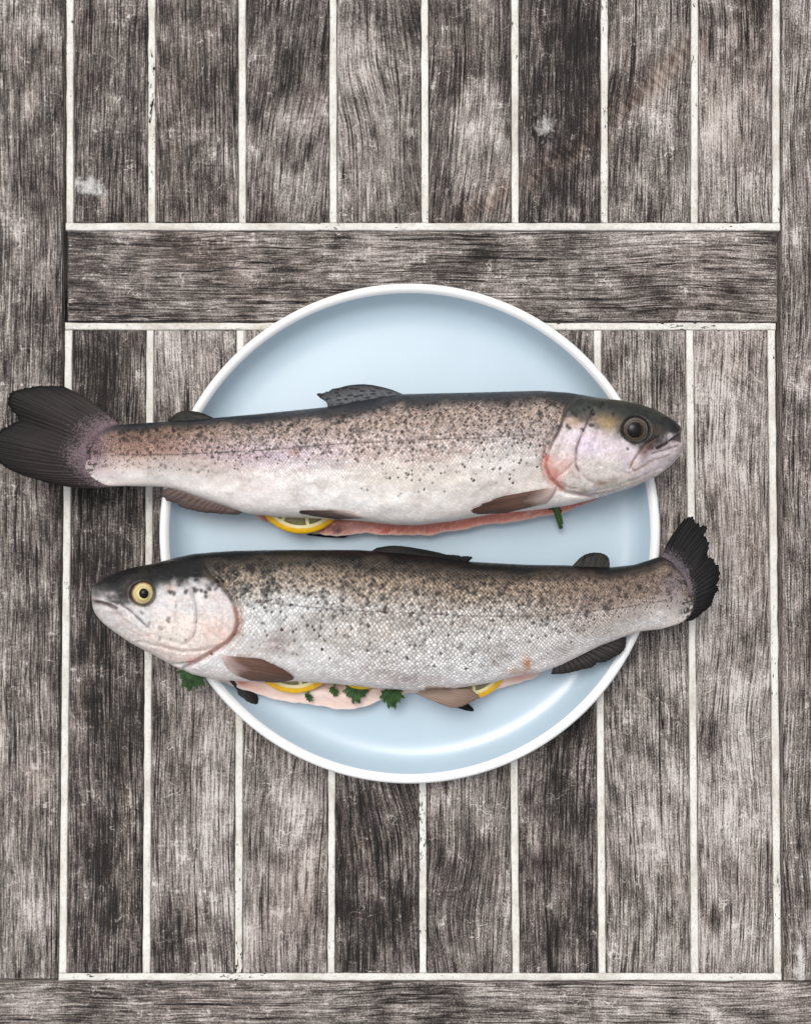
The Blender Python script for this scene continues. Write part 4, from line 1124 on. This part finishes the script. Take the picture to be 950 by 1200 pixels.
make_fin(trout_bot, 'pelvic_fin', [(522, 814), (526, 819), (530, 823)], [(548, 824), (558, 834), (548, 833.5), (534, 829)],
         [14, 13, 12], [11, 10, 10], F_black, 6, fray=.03, thick=1.4, seed=18)

# ---- eyes
def eye(trout, surf, cx, cy, r, mat, pup, dz=-.2, h=3.0, ring=None):
    z = float(surf(np.array([cx]), np.array([cy]))[0]) + dz * MM
    e = dome('eye', cx, cy, z, r, h, mat, trout)
    dome('pupil', cx + pup[1], cy + pup[2], z + h * MM * .80, pup[0], h * .36, M_pupil, e)
    return z


def eye_at(surf, cx, cy):
    z = float(surf(np.array([cx]), np.array([cy]))[0])
    x, y = w2(cx, cy, z)
    return float(x), float(y), PX * (D - z) / D


x_, y_, k_ = eye_at(surf_top, 744.5, 504)
E1 = eye_material('dark_cloudy_iris', [(.0, lin(20, 17, 16)), (.58, lin(38, 29, 23)), (.66, lin(92, 78, 60)), (.76, lin(48, 40, 33)), (.88, lin(98, 93, 84)), (.96, lin(34, 31, 29)), (1.0, lin(26, 24, 23))], x_, y_, 15.5 * k_)
eye(trout_top, surf_top, 744.5, 504, 16.5, E1, (9.0, -1.2, -.4), dz=-2.0, h=2.6)
x_, y_, k_ = eye_at(surf_bot, 167.6, 696)
E2 = eye_material('yellow_iris', [(.0, lin(188, 172, 108)), (.44, lin(214, 202, 142)), (.60, lin(186, 168, 112)), (.74, lin(212, 200, 152)), (.88, lin(170, 138, 92)), (1.0, lin(96, 74, 58))], x_, y_, 13.8 * k_)
eye(trout_bot, surf_bot, 167.6, 696, 13.8, E2, (6.2, .5, -.3), dz=-2.0, h=3.2)

# ------------------------------------------------------------------ lemon slices
M_rind = plain('lemon_rind', lin(240, 186, 22), .38, .12, 300, .5, .3, bump=.0006)
M_pith = plain('lemon_pith', lin(240, 228, 176), .6, .08, 300)
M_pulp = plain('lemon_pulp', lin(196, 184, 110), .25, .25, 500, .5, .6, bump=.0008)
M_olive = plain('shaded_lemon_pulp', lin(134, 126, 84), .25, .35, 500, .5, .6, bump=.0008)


def lemon(px, py, z, R, label, tilt=(0, 0), pulp=M_pulp, th=4.5, rz=0.0):
    x, y = w2(px, py, z * MM)
    t = thing('lemon_slice', label, 'lemon slice', 'lemon slices stuffed in the fish', loc=(float(x), float(y), z * MM))
    t.rotation_euler = (tilt[0], tilt[1], rz)
    h = th / 2
    lathe('rind', [(R - 3.2, h * .98), (R - .8, h * .9), (R, h * .4), (R, -h * .4), (R - .8, -h * .9), (R - 3.2, -h)], M_rind, t, 72)
    lathe('pith', [(R - 3.0, -h + .05), (R - 3.0, h - .12), (R - 3.6, h - .14), (3, h - .45), (.3, h - .45)], M_pith, t, 72)
    ns = 9; ro = R - 4.9
    for k in range(ns):
        a0, a1 = 2 * math.pi * (k + .035) / ns, 2 * math.pi * (k + .965) / ns
        am = (a0 + a1) / 2; c0 = np.array([math.cos(am), math.sin(am)]) * 2.2
        pts = [c0] + [np.array([math.cos(a), math.sin(a)]) * ro for a in np.linspace(a0, a1, 9)]
        pts = np.array(pts); cen = pts.mean(0)
        V = [(*p, h - .5) for p in pts] + [(*(cen + (p - cen) * .86), h + .15) for p in pts] + [(*cen, h + .3)]
        n = len(pts)
        F = [(i, (i + 1) % n, n + (i + 1) % n, n + i) for i in range(n)] + [(n + i, n + (i + 1) % n, 2 * n) for i in range(n)]
        obj('segment', mesh_from('segment', np.array(V) * MM, F), pulp, t)
    return t


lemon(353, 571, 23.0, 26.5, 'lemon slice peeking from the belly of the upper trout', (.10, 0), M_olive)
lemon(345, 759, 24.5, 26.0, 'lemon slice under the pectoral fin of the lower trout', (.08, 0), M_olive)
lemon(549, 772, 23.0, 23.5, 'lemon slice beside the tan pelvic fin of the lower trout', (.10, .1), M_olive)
lemon(424, 776, 24.0, 15.4, 'sliver of lemon above the middle parsley of the lower trout', (.05, 0), M_pulp)

# ------------------------------------------------------------------ herbs
def leaf_material():
    n = NT('parsley_green')
    p = n.geo()
    a = n.noise(p, (260, 260, 260), 4, .6)
    vv = n.attr('vein')
    col = n.ramp(a, [(.3, lin(24, 48, 16)), (.55, lin(46, 82, 28)), (.75, lin(76, 116, 44))])
    col = n.mix(n.mr(vv, .8, 1.0, 0, .5), col, lin(104, 132, 70))
    n.set(Base_Color=col, Roughness=.42, Normal=n.bump(n.m('ADD', a, n.m('MULTIPLY', vv, -.6)), .0006, .8))
    n.put(n.b.inputs['Coat Weight'], .15)
    return n.mat


M_leaf = leaf_material()
M_stem = plain('green_stem', lin(58, 92, 34), .35, .3, 300, .5, .3)


def leaflet(parent, L, ang, off, seed, z0=0.0, droop=.25):
    """one toothed parsley leaflet, L mm long, growing from off (mm) at angle ang"""
    R = np.random.default_rng(seed)
    lobes = 5
    n = 61
    t = np.linspace(-1, 1, n)
    env = L * (.42 + .58 * np.cos(t * 1.25) ** 2)
    teeth = 1 - .42 * np.abs(np.sin(t * math.pi * lobes / 2 + .5 * math.pi)) ** .7 * (.5 + .5 * np.abs(t)) - .10 * np.abs(np.sin(t * math.pi * lobes * 1.5))
    rad = env * teeth * (1 + .12 * (R.random(n) - .5))
    th = t * 1.15
    rings = 7
    V = []; A = []
    for i in range(rings + 1):
        f = i / rings
        for k in range(n):
            r = rad[k] * f + .3
            x, y = r * math.cos(th[k]), r * math.sin(th[k]) * .95
            z = -droop * L * f * f * .6 + .05 * L * math.cos(t[k] * math.pi * lobes) * f + .4 * math.sin(5 * f + seed)
            V.append((x, y, z)); A.append(max(0, math.cos(t[k] * math.pi * lobes)) ** 4 * (1 - .5 * f))
    V = np.array(V)
    c, s = math.cos(ang), math.sin(ang)
    V = np.stack([V[:, 0] * c - V[:, 1] * s + off[0], V[:, 0] * s + V[:, 1] * c + off[1], V[:, 2] + z0], -1)
    N = len(V)
    idx = np.arange(N).reshape(rings + 1, n)
    f1 = np.stack([idx[:-1, :-1], idx[1:, :-1], idx[1:, 1:], idx[:-1, 1:]], -1).reshape(-1, 4)
    V2 = V.copy(); V2[:, 2] -= .35
    ring = np.r_[idx[0], idx[1:, -1], idx[-1, ::-1][1:], idx[::-1, 0][1:-1]]; r2 = np.roll(ring, -1)
    me = mesh_from('leaflet', np.concatenate([V, V2]) * MM, np.concatenate([f1, f1[:, ::-1] + N, np.stack([r2, ring, ring + N, r2 + N], -1)]))
    add_attr(me, 'vein', np.r_[A, A])
    return obj('leaflet', me, M_leaf, parent)


def tube(name, pts, r, mat, parent, seg=10):
    pts = np.array(pts, float); V = []; F = []
    n = len(pts)
    for i, p in enumerate(pts):
        d = pts[min(i + 1, n - 1)] - pts[max(i - 1, 0)]; d /= np.linalg.norm(d)
        a = np.cross(d, (0, 0, 1.0)); a /= max(np.linalg.norm(a), 1e-6); b = np.cross(a, d)
        rr = r[i] if hasattr(r, '__len__') else r
        for k in range(seg):
            q = 2 * math.pi * k / seg
            V.append(p + rr * (a * math.cos(q) + b * math.sin(q)))
    for i in range(n - 1):
        for k in range(seg):
            F.append((i * seg + k, i * seg + (k + 1) % seg, (i + 1) * seg + (k + 1) % seg, (i + 1) * seg + k))
    F.append(tuple(range(seg))[::-1]); F.append(tuple(range((n - 1) * seg, n * seg)))
    return obj(name, mesh_from(name, np.array(V) * MM, F), mat, parent)


def sprig(px, py, z, L, ang, label, n=3, seed=0, spread=.9, droop=.25):
    """a parsley sprig whose leaflets fan out from (px, py) towards ang"""
    x, y = w2(px, py, z * MM)
    t = thing('parsley_sprig', label, 'parsley', 'parsley sprigs stuffed in the fish', loc=(float(x), float(y), z * MM))
    d = np.array([math.cos(ang), math.sin(ang)])
    tube('stem', [(*(-d * 9), .6), (*(-d * 4), .2), (0, 0, 0), (*(d * 2), 0)], [.7, .7, .6, .5], M_stem, t)
    for k in range(n):
        a = ang + (k - (n - 1) / 2) * spread
        leaflet(t, L * (1.0 if k == n // 2 else .8) * (.9 + .2 * random.random()), a, d * (.6 if k != n // 2 else 1.5), seed * 10 + k, .2 * k, droop)
    return t


dn = -math.pi / 2
sprig(228, 784, 25, 15.5, dn - .45, 'large parsley sprig under the chin of the lower trout beside the plate', 3, 1, .75, .35)
sprig(361, 811, 22.5, 5.0, dn, 'small parsley leaf below the lemon slice of the lower trout', 2, 2, .8)
sprig(392, 804, 23, 6, dn - .2, 'tiny dark parsley tip tucked at the belly of the lower trout', 2, 3, .8)
sprig(417, 803, 24, 12, dn, 'toothed parsley sprig in the middle of the lower trout belly opening', 3, 4, .95)
sprig(458, 808, 23, 13, dn + .05, 'parsley sprig hanging over the plate near the tan pelvic fin', 3, 5, .8)
# the herb stalk under the upper trout's gill
x_, y_ = w2(650, 592, .02)
hs_ = thing('herb_stalk', 'green cut herb stalk sticking out below the gill of the upper trout', 'herb', loc=(float(x_), float(y_), .020))
tube('stalk', [(-3, 6, 2), (-1, 2, .5), (0, -1, -.5), (2, -7, -3), (4.2, -13, -6)], [1.5, 1.6, 1.6, 1.5, 1.3], M_stem, hs_)
tube('stalk', [(-2, 5, 1.6), (.8, 0, .4), (3.4, -6.5, -2.6), (4.6, -10.5, -4.4)], [.9, 1.0, 1.0, .8], M_stem, hs_)
leaflet(hs_, 5.0, dn + .9, (1.0, -1.0), 77, -.5)
leaflet(hs_, 4.0, dn - .9, (-1.0, 0.0), 78, -.5)
x_, y_ = w2(388, 612, .016)
hb_ = thing('herb_leaf', 'dark herb leaf between the lemon slice and flesh of the upper trout', 'herb', loc=(float(x_), float(y_), .0175))
leaflet(hb_, 9.0, dn + 1.2, (-5, -.5), 80, 0, .15)
leaflet(hb_, 7.0, dn - .4, (-5, 0.5), 81, -.3, .15)
